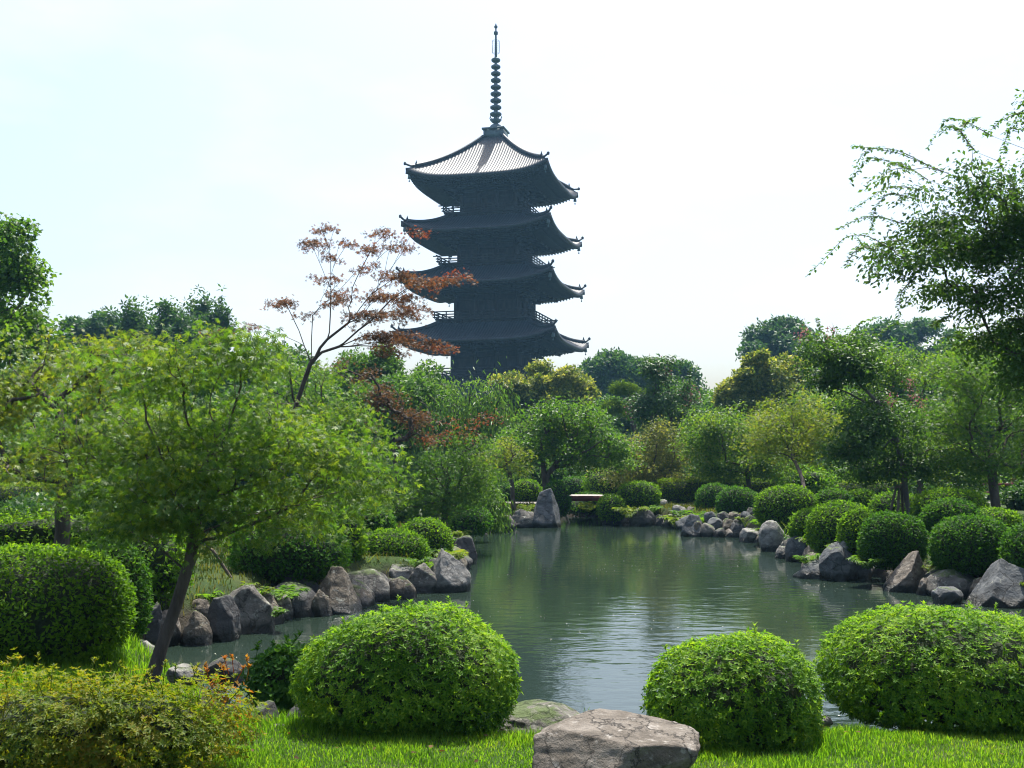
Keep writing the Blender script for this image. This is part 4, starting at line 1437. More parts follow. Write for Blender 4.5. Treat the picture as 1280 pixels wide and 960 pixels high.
# ================================================================== shrubs
D = dome
under = [D('understorey_bush', 'dark uneven bush filling the ground under the background trees', (600, 680, 572, 604), 62, LM[m_], leaf=CLUMP, size=.24, n=1500, seed=60 + s_, rough=.22, jut=.14, loose=.1, core=.75, zbase=0,
           group='bushes under the background trees') for s_, m_ in enumerate(('dark', 'mid'))]
q = 0
for px in list(range(-80, 1400, 52)):
    for Y in (47 + (px * 7) % 9, 60 + (px * 5) % 8):
        if 1040 < px < 1140 and Y < 58 or (690 < px < 790 and Y < 50):
            continue
        loc = ((px + (px * 13) % 31 - 640) / FPX * Y, Y, 0)
        if q < 2:
            under[q].location = loc
        else:
            copy_thing(under[q % 2], loc, q * 1.1, .7 + .5 * R.random())
        q += 1
for px, Y, k_ in ((70, 25, .5), (118, 27, .6), (160, 23, .5), (205, 26, .62), (250, 23, .5), (300, 25, .6), (345, 22.5, .52), (385, 26, .6), (430, 24, .5), (470, 27, .6), (510, 30, .6), (30, 23, .45), (1180, 35, .6), (1255, 41, .7), (1300, 33, .6), (560, 34, .6)):
    o = copy_thing(under[px % 2], ((px - 640) / FPX * Y, Y, -.05), px * .7, k_)
    o['label'] = 'leafy shade bush filling the ground between the pond bank and the maples'
    o['group'] = 'shade bushes under the maples'
AZ = dict(zbase=-.09, leaf=NARROW, rosette=5, rough=.075)
D('azalea_bush', 'bright clipped azalea dome standing between the gold shrub and the big flat boulder', (380, 644, 758, 918), 6.85, LM['azalea'], size=.03, n=7800, seed=1, shoots=16, core=.8, stems=9, jut=.05, **AZ)
D('azalea_bush', 'rounded azalea bush on the lawn just beside the big flat boulder', (812, 1022, 797, 940), 6.4, LM['azalea'], size=.03, n=6000, seed=2, shoots=12, core=.8, stems=7, jut=.05, **AZ)
D('azalea_bush', 'wide azalea mound cut off by the frame edge on the near lawn', (1044, 1335, 760, 905), 7.05, LM['azalea'], size=.03, n=9500, seed=3, shoots=18, core=.8, stems=8, jut=.05, **AZ)
D('gold_shrub', 'low spreading shrub of yellow green leaves in the nearest corner', (-70, 304, 850, 1010), 5.7, LM['yellow'], size=.027, n=9500, seed=4, rosette=5, leaf=NARROW, rough=.34, jut=.2, loose=.12, shoots=80, core=.55, stems=10, depth=.55, zbase=-.03)
D('orange_shrub', 'small sprig of orange leaves at the tip of the gold shrub', (246, 312, 828, 930), 6.1, LM['orange'], size=.028, n=70, seed=5, rosette=5, leaf=OVAL, rough=.2, jut=.3, shoots=10, core=0, stems=0)
D('loose_bush', 'small loose dark green bush squeezed against the bright azalea dome', (308, 402, 806, 892), 7.6, LM['clipped_deep'], size=.05, n=700, seed=6, rosette=4, leaf=OVAL, rough=.12, jut=.15, core=.6, shoots=6, stems=4)
D('clipped_dome', 'largest smooth clipped dome cut by the frame edge below the spreading maple', (-100, 157, 684, 828), 9.1, LM['clipped'], size=.034, n=20000, seed=7, sq=2.6, core=.9, stems=5)
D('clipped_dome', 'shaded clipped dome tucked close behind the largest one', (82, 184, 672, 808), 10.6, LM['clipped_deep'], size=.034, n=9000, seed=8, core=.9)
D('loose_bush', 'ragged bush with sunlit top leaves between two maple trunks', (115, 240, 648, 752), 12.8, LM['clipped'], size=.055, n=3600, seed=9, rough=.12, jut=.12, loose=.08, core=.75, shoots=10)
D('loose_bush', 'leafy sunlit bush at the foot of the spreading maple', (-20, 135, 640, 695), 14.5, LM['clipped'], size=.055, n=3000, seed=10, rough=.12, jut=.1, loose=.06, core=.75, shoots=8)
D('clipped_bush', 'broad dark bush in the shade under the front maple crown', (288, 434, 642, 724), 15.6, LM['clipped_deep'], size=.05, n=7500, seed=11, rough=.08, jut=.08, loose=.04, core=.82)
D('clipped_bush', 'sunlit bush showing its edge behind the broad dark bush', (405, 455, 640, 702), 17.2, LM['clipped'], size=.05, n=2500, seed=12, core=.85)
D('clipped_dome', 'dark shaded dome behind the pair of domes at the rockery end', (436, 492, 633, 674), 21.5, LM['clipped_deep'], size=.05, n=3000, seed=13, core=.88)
D('clipped_dome', 'oval clipped dome above the low rocks of the rockery', (446, 534, 663, 713), 18.2, LM['clipped'], size=.042, n=7000, seed=14, core=.9, stems=4)
D('clipped_dome', 'round clipped dome right behind the pointed striped rock', (496, 564, 649, 703), 19.8, LM['clipped'], size=.042, n=6000, seed=15, core=.9)
D('clipped_bush', 'dark bush at the foot of the bushy red tipped maple', (560, 612, 632, 668), 27, LM['clipped_deep'], size=.07, n=1800, seed=16, core=.8, rough=.12)
# far bank
D('clipped_dome', 'small dome with sunlit top standing by the pale path', (640, 677, 600, 628), 38.8, LM['clipped'], size=.06, n=2600, seed=17, core=.9)
D('clipped_dome', 'dark low dome half hidden behind the yellow green maple', (612, 642, 605, 628), 39.2, LM['clipped_deep'], size=.06, n=1800, seed=18, core=.9)
D('clipped_dome', 'narrow dark dome pressed against the standing stone', (680, 713, 601, 645), 34.5, LM['clipped_deep'], size=.06, n=2600, seed=19, core=.9)
D('clipped_dome', 'grey green dome in the shade far behind the plank bridge', (698, 734, 596, 622), 44, LM['clipped_deep'], size=.07, n=1800, seed=20, core=.9)
D('stream_bush', 'dark bush in the shade directly under the far side of the plank bridge', (704, 772, 618, 642), 38.6, LM['clipped_deep'], size=.07, n=2200, seed=70, rough=.14, core=.85)
D('clipped_dome', 'tall dome partly veiled by the pale maple behind the plank bridge', (729, 800, 584, 622), 41, LM['clipped'], size=.06, n=4500, seed=21, core=.9)
D('clipped_dome', 'broad flat topped dome at the end of the plank bridge', (772, 824, 603, 637), 34.6, LM['clipped'], size=.055, n=4200, seed=22, core=.9, sq=2.8)
D('clipped_dome', 'small dome nearest the water in front of the plank bridge', (747, 781, 619, 650), 33.6, LM['clipped'], size=.055, n=2600, seed=23, core=.9)
hedge('long low clipped hedge behind the far bank domes', 5.0, 9.2, 36.9, 38.2, -.05, .78, 9000, .06, 24)
hedge('second hedge length stretching behind the two dark green domes', 9.25, 16.5, 39.2, 40.4, -.05, .68, 9000, .06, 25)
hedge('flat topped hedge beyond the trunk of the spreading maple', -21.5, -13.2, 31.5, 33.0, -.05, .75, 12000, .06, 26)
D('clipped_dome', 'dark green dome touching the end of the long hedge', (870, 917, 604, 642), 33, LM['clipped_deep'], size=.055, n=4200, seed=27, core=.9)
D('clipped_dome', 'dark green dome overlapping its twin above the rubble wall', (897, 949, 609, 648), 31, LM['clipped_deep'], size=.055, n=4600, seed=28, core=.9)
D('clipped_dome', 'large bright dome above the speckled boulder', (946, 1021, 607, 660), 26, LM['clipped'], size=.05, n=7000, seed=29, core=.9)
D('leafy_shrub', 'loose bright large leaved shrub behind the large bright dome', (970, 1045, 582, 612), 37, LM['azalea'], size=.12, n=1500, seed=30, rough=.15, jut=.15, core=.6)
D('clipped_dome', 'yellow green dome sloping down to the brown rounded boulder', (988, 1042, 637, 678), 22.3, LM['clipped'], size=.045, n=4500, seed=31, core=.9)
D('clipped_dome', 'large sunlit dome sloping up behind the blue black boulder', (1010, 1094, 627, 692), 20.3, LM['clipped'], size=.045, n=8500, seed=32, core=.9)
D('clipped_dome', 'small sunlit dome wedged between two larger domes above the blue black boulder', (1050, 1104, 638, 694), 19, LM['clipped'], size=.042, n=5500, seed=33, core=.9)
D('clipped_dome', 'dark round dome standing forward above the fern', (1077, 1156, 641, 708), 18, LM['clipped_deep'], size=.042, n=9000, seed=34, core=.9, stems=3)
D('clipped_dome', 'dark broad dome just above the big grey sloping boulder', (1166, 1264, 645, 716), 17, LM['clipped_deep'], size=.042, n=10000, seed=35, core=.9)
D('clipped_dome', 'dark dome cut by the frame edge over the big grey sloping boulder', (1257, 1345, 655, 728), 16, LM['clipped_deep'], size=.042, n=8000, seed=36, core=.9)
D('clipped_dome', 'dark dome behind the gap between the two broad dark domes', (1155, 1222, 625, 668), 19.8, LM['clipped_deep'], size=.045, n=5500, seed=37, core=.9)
D('clipped_dome', 'bright long dome behind the dark ones near the staked tree', (1144, 1232, 612, 655), 22.5, LM['clipped'], size=.05, n=7000, seed=38, core=.9)
D('clipped_dome', 'bright dome at the foot of the staked crape myrtle', (1088, 1156, 615, 655), 26.5, LM['clipped'], size=.05, n=4500, seed=39, core=.88)
D('clipped_dome', 'mid green dome between the large bright dome and the gravel path', (1018, 1064, 612, 645), 26, LM['clipped_deep'], size=.05, n=3600, seed=40, core=.88)
D('clipped_dome', 'sunlit dome bordering the wide gravel path', (1056, 1098, 613, 642), 29.5, LM['clipped'], size=.055, n=3400, seed=41, core=.88)
D('clipped_dome', 'sunlit dome peeping over the broad dark dome near the wooden rail', (1206, 1276, 636, 668), 20, LM['clipped'], size=.045, n=5000, seed=42, core=.9)
hedge('dark hedge beyond the wooden rail under the wide maple', 17, 27, 43, 44.5, 0, .95, 6000, .08, 43)

# ================================================================== rocks
YW = lambda px, py: G(px, py, WATER)[1]


def shore(label, box, mat, seed, back=.25, **k):
    Y = YW((box[0] + box[2 - 1]) / 2, box[3]) + back
    k.setdefault('zb', WATER - .12)
    wd = (box[1] - box[0]) * .09
    box = (box[0] - wd, box[1] + wd, box[2] - 2, box[3])
    return rock(label, box, Y, RM[mat], seed, **k)


shore('tall pointed pale rock with slanting veins ending the rockery', (536, 584, 687, 741), 'pale', 1, shape='point', sub=5)
shore('dark grey rock leaning on the pointed veined rock', (512, 548, 705, 742), 'grey', 2)
shore('pale flat stone lying on top beside the pointed veined rock', (487, 520, 707, 745), 'pale', 3, shape='flat', back=.6)
shore('rounded brown boulder standing in the water below the oval dome', (480, 518, 722, 750), 'brown', 4, soft=.5)
shore('dark square block in shadow beside the grass tuft', (452, 486, 717, 750), 'dark', 5, planes=7, back=.5)
shore('big brown grey rock with a sloping peak in the middle of the rockery', (392, 447, 709, 768), 'brown', 6, shape='point', sub=5)
shore('knobbly brown lump at the foot of the peaked rock', (390, 416, 738, 770), 'brown', 7, back=.05)
shore('small grey stone in the water below the grass tuft', (447, 467, 738, 756), 'grey', 8)
shore('black shadowed block beside the peaked rock', (346, 396, 721, 768), 'dark', 9, planes=7, back=.5)
shore('large blue grey rock with a flat face by the fern leaves', (282, 338, 732, 795), 'grey', 10, sub=5, back=.35)
rock('pale flat slab lying on top of the blue grey rock', (266, 292, 731, 748), 14.2, RM['pale'], 11, shape='flat')
shore('dark upright column rock beside the blue grey rock', (257, 296, 745, 804), 'dark', 12, planes=8, sub=5)
shore('mossy stone carrying small leafy plants', (318, 352, 744, 784), 'brown', 13, back=.3)
shore('mossy brown boulder right beside the slanting maple trunk', (229, 263, 764, 810), 'brown', 14, soft=.3, sub=5)
rock('rust topped boulder behind the slanting maple trunk', (194, 226, 761, 800), 12.4, RM['tan'], 15, soft=.3)
rock('small tan stone on the bank above the dark column rock', (234, 264, 748, 770), 13.3, RM['tan'], 16)
rock('smooth round grey stone at the top of the bank behind the maple trunk', (188, 224, 748, 772), 13.8, RM['grey'], 17, soft=.6)
rock('pale grey rock on the grass edge at the maple foot', (158, 202, 800, 834), 10.4, RM['pale'], 18)
rock('blue tinted low rock next to the shaded clipped dome', (152, 188, 798, 836), 10.9, RM['blue'], 19)
rock('tall dark leaning slab behind the shaded clipped dome', (180, 200, 752, 806), 12.0, RM['dark'], 20, planes=8, lean=.15)
rock('low pale stone half sunk in the lawn by the gold shrub', (208, 254, 832, 852), 8.9, RM['pale'], 21, shape='flat')
rock('wet black stone at the near waterline behind the orange sprig', (256, 304, 820, 850), 9.6, RM['dark'], 22)
rock('dark rectangular block set upright beside the gold shrub', (305, 352, 876, 922), 7.0, RM['dark'], 23, planes=6)
rock('small round dark stone on the lawn by the rectangular block', (332, 364, 904, 926), 6.75, RM['grey'], 24, soft=.4)
rock('dark stone hidden under the edge of the bright azalea dome', (358, 412, 876, 912), 7.25, RM['dark'], 25)
shore('lone dark rock standing in the water near the drooping willow', (564, 594, 671, 706), 'dark', 26)
rock('big flat topped tan boulder in the middle of the near lawn', (664, 872, 899, 992), 5.62, RM['tan'], 31, sub=5, shape='flat', planes=9, depth=.72, noise=.035, zb=-.05)
rock('low smooth grey boulder lying behind the big tan boulder', (618, 742, 880, 925), 7.35, RM['grey'], 30, sub=5, soft=.35)
rock('small pale stone in the gap between two azalea bushes', (1014, 1042, 893, 908), 7.3, RM['pale'], 29)
for q_, (l_, r_, t_, b_, y_, lb) in enumerate(((330, 362, 735, 775, 15.2, 'dark earth stained stone wedged behind the mossy stone'), (436, 470, 716, 752, 17.9, 'shadowed grey stone wedged behind the grass tuft'),
        (205, 262, 745, 785, 13.6, 'long dark stone bedded in the bank behind the rust topped boulder'), (470, 530, 702, 735, 18.6, 'low brown stone bedded under the oval dome'), (296, 350, 742, 790, 14.6, 'dark stone filling the gap beside the blue grey rock'))):
    rock(lb, (l_, r_, t_, b_), y_, RM[('dark', 'grey', 'dark', 'brown', 'dark')[q_]], 120 + q_)
# far bank
shore('tall standing stone with pointed top on the far bank', (665, 699, 612, 660), 'blue', 32, shape='point', sub=5, back=.4)
shore('low mossy bank stone left of the standing stone', (636, 670, 638, 660), 'grey', 33, back=.4)
shore('grey corner stone at the water near the drooping willow', (618, 642, 646, 664), 'grey', 34)
shore('dark stone in the shade below the broad flat topped dome', (789, 818, 636, 658), 'dark', 35)
shore('dark flat stone below the small dome nearest the water', (756, 792, 640, 656), 'dark', 36)
rock('small pale pebble like stone between the two domes by the bridge', (767, 780, 632, 641), 33.6, RM['pale'], 37)
rock('white flat stepping stone at the foot of the broad flat topped dome', (815, 835, 624, 633), 35.2, RM['pale'], 38, shape='flat')
shore('blue grey triangular stone at the far waterline', (853, 882, 644, 671), 'blue', 39, shape='point')
rock('bright rubble stone above the triangular stone', (840, 858, 631, 645), 33.0, RM['pale'], 40)
rock('tan rubble stone beside the triangular stone', (857, 870, 633, 644), 32.8, RM['tan'], 41)
rg = np.random.default_rng(77)
q = 0
for (x, y, w, h_) in ((885, 664, 16, 18), (900, 668, 15, 14), (914, 669, 18, 14), (893, 654, 17, 13), (909, 656, 16, 14), (925, 657, 16, 15), (938, 652, 16, 14), (946, 664, 14, 18), (932, 645, 15, 10),
                      (918, 645, 15, 10), (941, 640, 14, 10), (905, 645, 14, 10), (948, 650, 12, 12), (888, 645, 13, 10), (872, 660, 12, 16)):
    Y = YW(x, 672) + .2 + (668 - y) * .03
    rock('grey rubble stone piled in the low wall under the two dark domes', (x - w * .62, x + w * .62, y - h_ * .6, y + h_ * .6), Y, RM[('grey', 'dark', 'tan', 'blue', 'brown')[q % 5]], 50 + q, sub=3, group='rubble stones of the low pond wall')
    q += 1
shore('flat pale stone at the water under the rubble wall', (926, 953, 662, 678), 'pale', 70, shape='flat', back=.1)
shore('speckled grey boulder below the large bright dome', (951, 981, 652, 690), 'pale', 71, soft=.35, back=.4)
shore('grey stone cluster piece next to the speckled boulder', (974, 1002, 674, 698), 'grey', 72)
shore('dark slab stone under the yellow green dome', (984, 1014, 666, 704), 'blue', 73, back=.5)
shore('white stone at the waterline below the dark slab stone', (970, 988, 684, 698), 'pale', 74, back=.05)
shore('brown rounded boulder in the water beside the blue black boulder', (1004, 1034, 692, 717), 'brown', 75, soft=.4, back=.1)
shore('reddish stone perched behind the brown rounded boulder', (1006, 1032, 678, 708), 'tan', 76, back=.6)
shore('big blue black boulder under the large sunlit dome', (1027, 1070, 679, 728), 'blue', 77, sub=5, planes=9, back=.45)
rock('small bright stone on top of the blue black boulder', (1046, 1064, 675, 688), 18.9, RM['pale'], 78)
shore('low dark stone below the dark round dome', (1072, 1112, 697, 724), 'dark', 79, back=.5)
shore('brown grey stone beside the leaning pale slab', (1104, 1126, 702, 730), 'brown', 80, back=.3)
shore('pale slab leaning like a fallen gravestone over the water', (1112, 1154, 690, 741), 'tan', 81, shape='point', lean=.35, sub=5, back=.25)
shore('small tan stone at the foot of the leaning slab', (1106, 1126, 716, 738), 'tan', 82, back=.02)
shore('dark flat stone between the leaning slab and the big grey boulder', (1150, 1192, 711, 744), 'dark', 83, back=.45)
shore('wet flat stone at the waterline by the dark bank fern', (1168, 1200, 735, 754), 'blue', 84, shape='flat', back=.05)
shore('big grey sloping boulder at the pond edge below the dark domes', (1214, 1292, 700, 762), 'blue', 85, sub=5, shape='point', back=.5)
shore('tiny tan stone right of the leaning slab', (1147, 1163, 724, 744), 'tan', 86, back=.05)

# edging stones bedded all along the bank between the larger rocks
rg = np.random.default_rng(31)
seg_ = np.roll(POND, -1, 0) - POND
count = 0
for k_ in range(4, len(POND) - 10):
    L_ = np.linalg.norm(seg_[k_])
    nn_ = nrm(np.array([-seg_[k_][1], seg_[k_][0]]))
    if pond_sd((POND[k_] + seg_[k_] * .5 + nn_ * .15)[None])[0] < 0:
        nn_ = -nn_
    for u_ in np.arange(.2, L_, .46):
        p_ = POND[k_] + seg_[k_] / L_ * u_ + nn_ * rg.uniform(.22, .62)
        Y_ = p_[1]
        if Y_ < 11.5 or np.hypot(p_[0] + 1.0, Y_ - 17.4) < .9 or Y_ > 34.5 or abs(p_[0]) > 9.6:
            continue
        s_ = FPX / Y_
        cx = 640 + p_[0] * s_ * 1.0
        w_, h_ = (rg.uniform(.12, .28), rg.uniform(.14, .3)) if rg.random() < .5 else (rg.uniform(.2, .5), rg.uniform(.26, .46))
        yb = 570 + (CAMZ - WATER) * s_
        rock('weathered edging stone bedded in the pond bank among the larger rocks', (cx - w_ * s_, cx + w_ * s_, yb - h_ * s_, yb), Y_, RM[('dark', 'grey', 'brown', 'blue', 'dark', 'grey', 'brown', 'blue')[int(rg.integers(0, 8))]], 200 + count, sub=3,
             group='edging stones of the pond bank', zb=WATER - .1)
        count += 1
# ================================================================== small plants
fern('grass_tuft', 'tuft of long arching grass blades between two rockery stones', 450, 752, 17.3, n=70, L=.62, mat='fern', blade=True, seed=1, z=-.35)
fern('fern', 'yellow green fern on the bank under the broad flat topped dome', 787, 648, 33.2, n=16, L=.75, seed=2)
fern('fern', 'dry yellow fern hanging by the triangular far stone', 848, 660, 32.2, n=16, L=.75, seed=3)
fern('fern', 'dark fern spreading beside the big grey sloping boulder', 1205, 730, 17.4, n=22, L=.6, seed=4, mat='dark')
fern('fern', 'green fern below the dark round dome', 1085, 712, 17.8, n=18, L=.5, seed=5, mat='mid')
fern('leafy_plant', 'small yellow leafed plant above the dark flat stone', 1161, 714, 17.2, n=9, L=.2, seed=6)
fern('leafy_plant', 'light green creeping leaves on top of the mossy stone', 328, 745, 13.9, n=12, L=.22, seed=7)
fern('leafy_plant', 'leaf rosette hanging at the foot of the mossy stone', 344, 772, 13.3, n=12, L=.22, seed=8, mat='mid')
fern('fern', 'bright fern under the plank bridge by the stream mouth', 735, 640, 36.2, n=14, L=.7, seed=9)
fern('leafy_plant', 'low leaves at the foot of the oval dome', 455, 712, 17.6, n=14, L=.25, seed=10, mat='mid')
fern('leafy_plant', 'thin upright weed on the low smooth grey boulder', 733, 900, 6.9, n=4, L=.12, seed=11, mat='mid', blade=True)

for q_, (px_, py_, Y_, L_) in enumerate(((880, 655, 30.6, .5), (925, 650, 29.8, .4), (968, 668, 26.2, .45), (1000, 690, 22.4, .4), (1050, 702, 19.4, .4), (1130, 712, 17.9, .45), (1180, 716, 17.4, .45), (1240, 712, 16.9, .4),
        (520, 712, 18.4, .35), (480, 716, 18.2, .35), (300, 742, 14.6, .35), (250, 756, 13.6, .35), (815, 640, 34.2, .5), (660, 640, 33.6, .5))):
    fern('bank_fern', 'small green fern sprouting from the stones of the pond bank', px_, py_, Y_, n=16, L=L_, seed=30 + q_, mat=('mid', 'fern', 'clipped')[q_ % 3], group='ferns among the bank stones')
rg = np.random.default_rng(12)
for k_ in range(4, len(POND) - 10):
    L_ = np.linalg.norm(seg_[k_])
    nn_ = nrm(np.array([-seg_[k_][1], seg_[k_][0]]))
    if pond_sd((POND[k_] + seg_[k_] * .5 + nn_ * .15)[None])[0] < 0:
        nn_ = -nn_
    for u_ in np.arange(.1, L_, .62):
        p_ = POND[k_] + seg_[k_] / L_ * u_ + nn_ * rg.uniform(.12, .75)
        if p_[1] < 11.5 or p_[1] > 34 or abs(p_[0]) > 9.4 or rg.random() < .25:
            continue
        f_ = fern('bank_plant', 'low wild plant growing out of the soil just above the pond stones', 640, 600, 10, n=int(rg.integers(9, 20)), L=rg.uniform(.26, .5), seed=int(rg.integers(1, 9999)), mat=('mid', 'fern', 'clipped', 'dark')[int(rg.integers(0, 4))],
                  group='wild plants above the pond stones', blade=rg.random() < .35)
        c_ = P(640, 600, 10)
        f_.data.transform(__import__('mathutils').Matrix.Translation(-Vector(c_)))
        f_.location = (p_[0], p_[1], max(height(p_[None])[0], -.3 + .2 * rg.random()) - .02)
# ================================================================== bridge, rail, stakes
PLANK = solid_mat('bleached_plank', [(.34, .31, .28), (.45, .42, .38), (.55, .52, .48)], 3, .85, .2, 20, stretch=(.3, 4, 1))
RED = solid_mat('red_painted_wood', [(.07, .022, .016), (.11, .03, .022), (.15, .04, .03)], 4, .7, .2, 20)
br = root('plank_bridge', (2.35, 36.9, .0), 'small flat plank bridge with a red edge over the stream mouth', 'bridge')
b = MB()
for k in range(9):
    b.box((2.35 + 0, 36.45 + k * .115, .27), (2.5, .108, .05))
b.build('deck', PLANK, br)
for yy in (36.36, 37.44):
    b = MB()
    b.box((2.35, yy, .2), (2.5, .07, .17))
    b.build('edge_beam', RED, br)
for xx in (1.25, 3.45):
    b = MB()
    b.box((xx, 36.9, -.15), (.3, 1.0, .62))
    b.build('abutment', RM['dark'], br)

rail = root('wooden_rail', (17, 39, 0), 'low red brown wooden rail along the path under the wide maple', 'fence')
for k in range(7):
    b = MB()
    x = 14.0 + k * 1.25
    b.box((x, 39.3 - k * .1, .36), (.13, .13, .8))
    b.box((x, 39.3 - k * .1, .78), (.16, .16, .05))
    b.build('post', RED, rail)
for z in (.3, .6):
    b = MB()
    b.beam((13.6, 39.33, z), (21.9, 38.67, z), .06, .09)
    b.build('rail', RED, rail)
st = solid_mat('stake_wood', [(.08, .06, .045), (.14, .11, .08)], 5, .9, .3)
for k, (x0, y0, x1, y1, dY, lab) in enumerate(((1106, 652, 1121, 606, -.3, 'leaning wooden stake farthest out from the crape myrtle trunk'), (1121, 652, 1124, 604, -.5, 'upright middle stake propping the crape myrtle trunk'),
                                              (1131, 655, 1126, 606, .4, 'wooden stake close against the crape myrtle trunk'))):
    b = MB()
    a = P(x0, y0, 24 + dY)
    a[2] = -.05
    e = P(x1, y1, 24)
    b.tube([a, (a + e) / 2, e], [.03, .028, .025], 6)
    b.tube([e - (e - a) * .1, e - (e - a) * .06], [.036, .036], 6)
    tag(b.build('stake', st), lab, 'stake')
b = MB()
a, e = P(292, 727, 14.6), P(266, 688, 14.6)
b.tube([a, (a + e) / 2, e], [.022, .024, .024], 6)
b.tube([e, e + (-.06, 0, .03)], [.02, .018], 5)
tag(b.build('prop_stick', st), 'thin grey pole leaning in the grass behind the rockery', 'pole')
b = MB()
b.tube([P(702, 630, 35.0), P(706, 641, 34.9), P(712, 655, 34.8)], [.05, .045, .03], 6)
b.tube([P(706, 641, 34.9), P(704, 646, 34.6)], [.03, .015], 5)
tag(b.build('driftwood', solid_mat('driftwood', [(.25, .2, .13), (.4, .34, .24)], 6, .9, .3)), 'pale dead branch leaning into the stream mouth', 'branch')

# ================================================================== grass, specks
blades('grass', 'short green lawn along the near bank', [
    ([(-2.6, 4.7), (3.6, 4.7), (4.6, 7.0), (4.2, 7.2), (-1, 7.4), (-2.2, 7.4)], 165000, .03, .066, .0028),
    ([(-1.9, 6.4), (.3, 6.4), (.3, 7.4), (-1.9, 7.4)], 3500, .06, .13, .003),
    ([(-5, 7.4), (-2.4, 7.4), (-2.6, 9.6), (-3.4, 10.6), (-5.5, 10.6)], 26000, .05, .16, .0035)], seed=1)
blades('grass', 'rough grass on the far banks of the pond', [
    ([(-9, 12), (-3.2, 12.5), (-1.5, 18), (-2, 26), (-6, 26), (-9, 20)], 30000, .05, .14, .006),
    ([(3.5, 32), (8, 30.5), (9, 34), (4.5, 36.5)], 14000, .06, .16, .01),
    ([(5, 18), (12, 16), (13, 24), (7, 26)], 16000, .05, .14, .007),
    ([(-3, 30), (1.5, 33), (1.2, 36.7), (-4, 36.7)], 12000, .06, .16, .01)], seed=2, mat='bank_grass')
rng = np.random.default_rng(8)
b = MB()
n = 110
xy = np.column_stack([rng.uniform(-2.4, 3.6, n), rng.uniform(4.9, 7.0, n)])
a = rng.uniform(0, 6.28, n)
put_leaves(b, np.column_stack([xy, height(xy) + rng.uniform(.02, .05, n)]), rng.normal(0, .35, (n, 3)) + (0, 0, 1), np.stack([np.cos(a), np.sin(a), 0 * a], 1), rng.uniform(.02, .045, n), BROAD)
tag(b.build('fallen_leaves', leaf_mat('dry_leaf', [(.06, .035, .015), (.14, .08, .03), (.22, .14, .05)], .2, .6, .2)), 'dry brown leaves lying in the grass', 'leaves', kind='stuff')
rng = np.random.default_rng(9)
b = MB()
n = 950
xy = np.column_stack([rng.uniform(POND[:, 0].min(), POND[:, 0].max(), n), 8.5 + 22 * rng.random(n) ** 1.3])
xy = xy[pond_sd(xy) < -.25]
xy = xy[vnoise(np.column_stack([xy * .35, xy[:, :1] * 0])) > -.25]
m = len(xy)
a = rng.uniform(0, 6.28, m)
put_leaves(b, np.column_stack([xy, np.full(m, WATER + .006)]), np.tile((0, 0, 1.0), (m, 1)), np.stack([np.cos(a), np.sin(a), 0 * a], 1), rng.uniform(.01, .028, m), BROAD)
tag(b.build('fallen_petals', solid_mat('petal', [(.35, .33, .27), (.6, .58, .5)], 20, .7, 0)), 'scattered pale petals floating on the pond', 'petals', kind='stuff')

# ================================================================== air, sky, sun, camera
b = MB()
b.box((0, 150, 29), (420, 346, 64))
hz = b.mesh('haze', bpy.data.materials.new('haze_air'))
hm = hz.materials[0]
hm.use_nodes = True
nt = hm.node_tree
nt.nodes.clear()
pv = nt.nodes.new('ShaderNodeVolumePrincipled')
pv.inputs['Color'].default_value = (.32, .66, 1, 1)
pv.inputs['Density'].default_value = HAZE
pv.inputs['Anisotropy'].default_value = .2
mo = nt.nodes.new('ShaderNodeOutputMaterial')
nt.links.new(pv.outputs[0], mo.inputs['Volume'])
ho = bpy.data.objects.new('haze', hz)
COL.objects.link(ho)
ho['kind'] = 'stuff'
ho['label'] = 'pale blue summer haze filling the air'

SEL, SAZ = math.radians(68), math.radians(15)
sd = Vector((math.sin(SAZ) * math.cos(SEL), math.cos(SAZ) * math.cos(SEL), math.sin(SEL)))
sl = bpy.data.lights.new('sun', 'SUN')
sl.energy = SUN
sl.angle = math.radians(.53)
sl.color = (1, .96, .88)
so = bpy.data.objects.new('sun', sl)
COL.objects.link(so)
so.rotation_euler = sd.to_track_quat('Z', 'Y').to_euler()

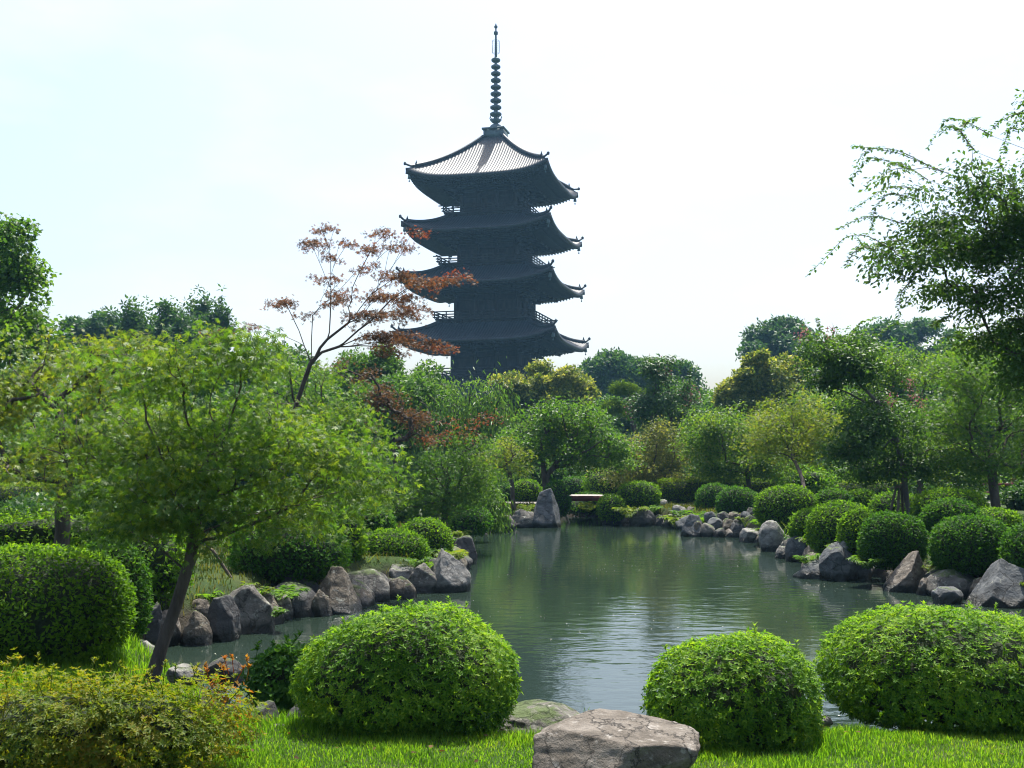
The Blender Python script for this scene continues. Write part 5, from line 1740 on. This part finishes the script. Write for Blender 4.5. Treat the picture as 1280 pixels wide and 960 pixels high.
w = bpy.data.worlds.new('World')
sc.world = w
w.use_nodes = True
nt = w.node_tree
nt.nodes.clear()
sky = nt.nodes.new('ShaderNodeTexSky')
sky.sky_type = 'NISHITA'
sky.sun_disc = False
sky.sun_elevation = SEL
sky.sun_rotation = SAZ
sky.altitude = 0
sky.air_density = 1.0
sky.dust_density = DUST
sky.ozone_density = 1.0
bg = nt.nodes.new('ShaderNodeBackground')
bg.inputs['Strength'].default_value = SKY
tc = nt.nodes.new('ShaderNodeTexCoord')
mp = nt.nodes.new('ShaderNodeMapping')
mp.inputs['Scale'].default_value = (1, 1, 2.6)
nt.links.new(tc.outputs['Generated'], mp.inputs['Vector'])
cn = nt.nodes.new('ShaderNodeTexNoise')
cn.inputs['Scale'].default_value = 2.6
cn.inputs['Detail'].default_value = 7
cn.inputs['Roughness'].default_value = .55
nt.links.new(mp.outputs[0], cn.inputs['Vector'])
cr = ramp(nt, [(.48, (0, 0, 0)), (.8, (.22, .22, .22))])
nt.links.new(cn.outputs['Fac'], cr.inputs['Fac'])
cm = nt.nodes.new('ShaderNodeMix')
cm.data_type = 'RGBA'
nt.links.new(cr.outputs['Color'], cm.inputs['Factor'])
nt.links.new(sky.outputs[0], cm.inputs['A'])
cm.inputs['B'].default_value = (7.5, 7.6, 7.7, 1)
nt.links.new(cm.outputs['Result'], bg.inputs['Color'])
wo = nt.nodes.new('ShaderNodeOutputWorld')
nt.links.new(bg.outputs[0], wo.inputs['Surface'])

cam = bpy.data.cameras.new('camera')
cam.sensor_width = 36
cam.lens = FPX / 1280 * 36
cam.clip_end = 2000
cam.clip_start = .05
co = bpy.data.objects.new('camera', cam)
COL.objects.link(co)
co.location = (0, 0, CAMZ)
co.rotation_euler = (math.pi / 2 + PITCH, 0, 0)
sc.camera = co

for o in bpy.data.objects:
    if '_o' in o:
        del o['_o']
sc.render.engine = 'CYCLES'
c = sc.cycles
c.max_bounces = 6
c.diffuse_bounces = 3
c.glossy_bounces = 3
c.transmission_bounces = 4
c.volume_bounces = 0
c.transparent_max_bounces = 4
c.caustics_reflective = False
c.caustics_refractive = False
c.sample_clamp_indirect = 6
c.use_denoising = DENOISE
c.filter_width = 1.1
c.use_adaptive_sampling = False
c.adaptive_threshold = .02
sc.view_settings.view_transform = 'Standard'
sc.view_settings.look = 'None'
sc.view_settings.gamma = 1
sc.view_settings.exposure = EXPO
sc.view_settings.use_curve_mapping = False
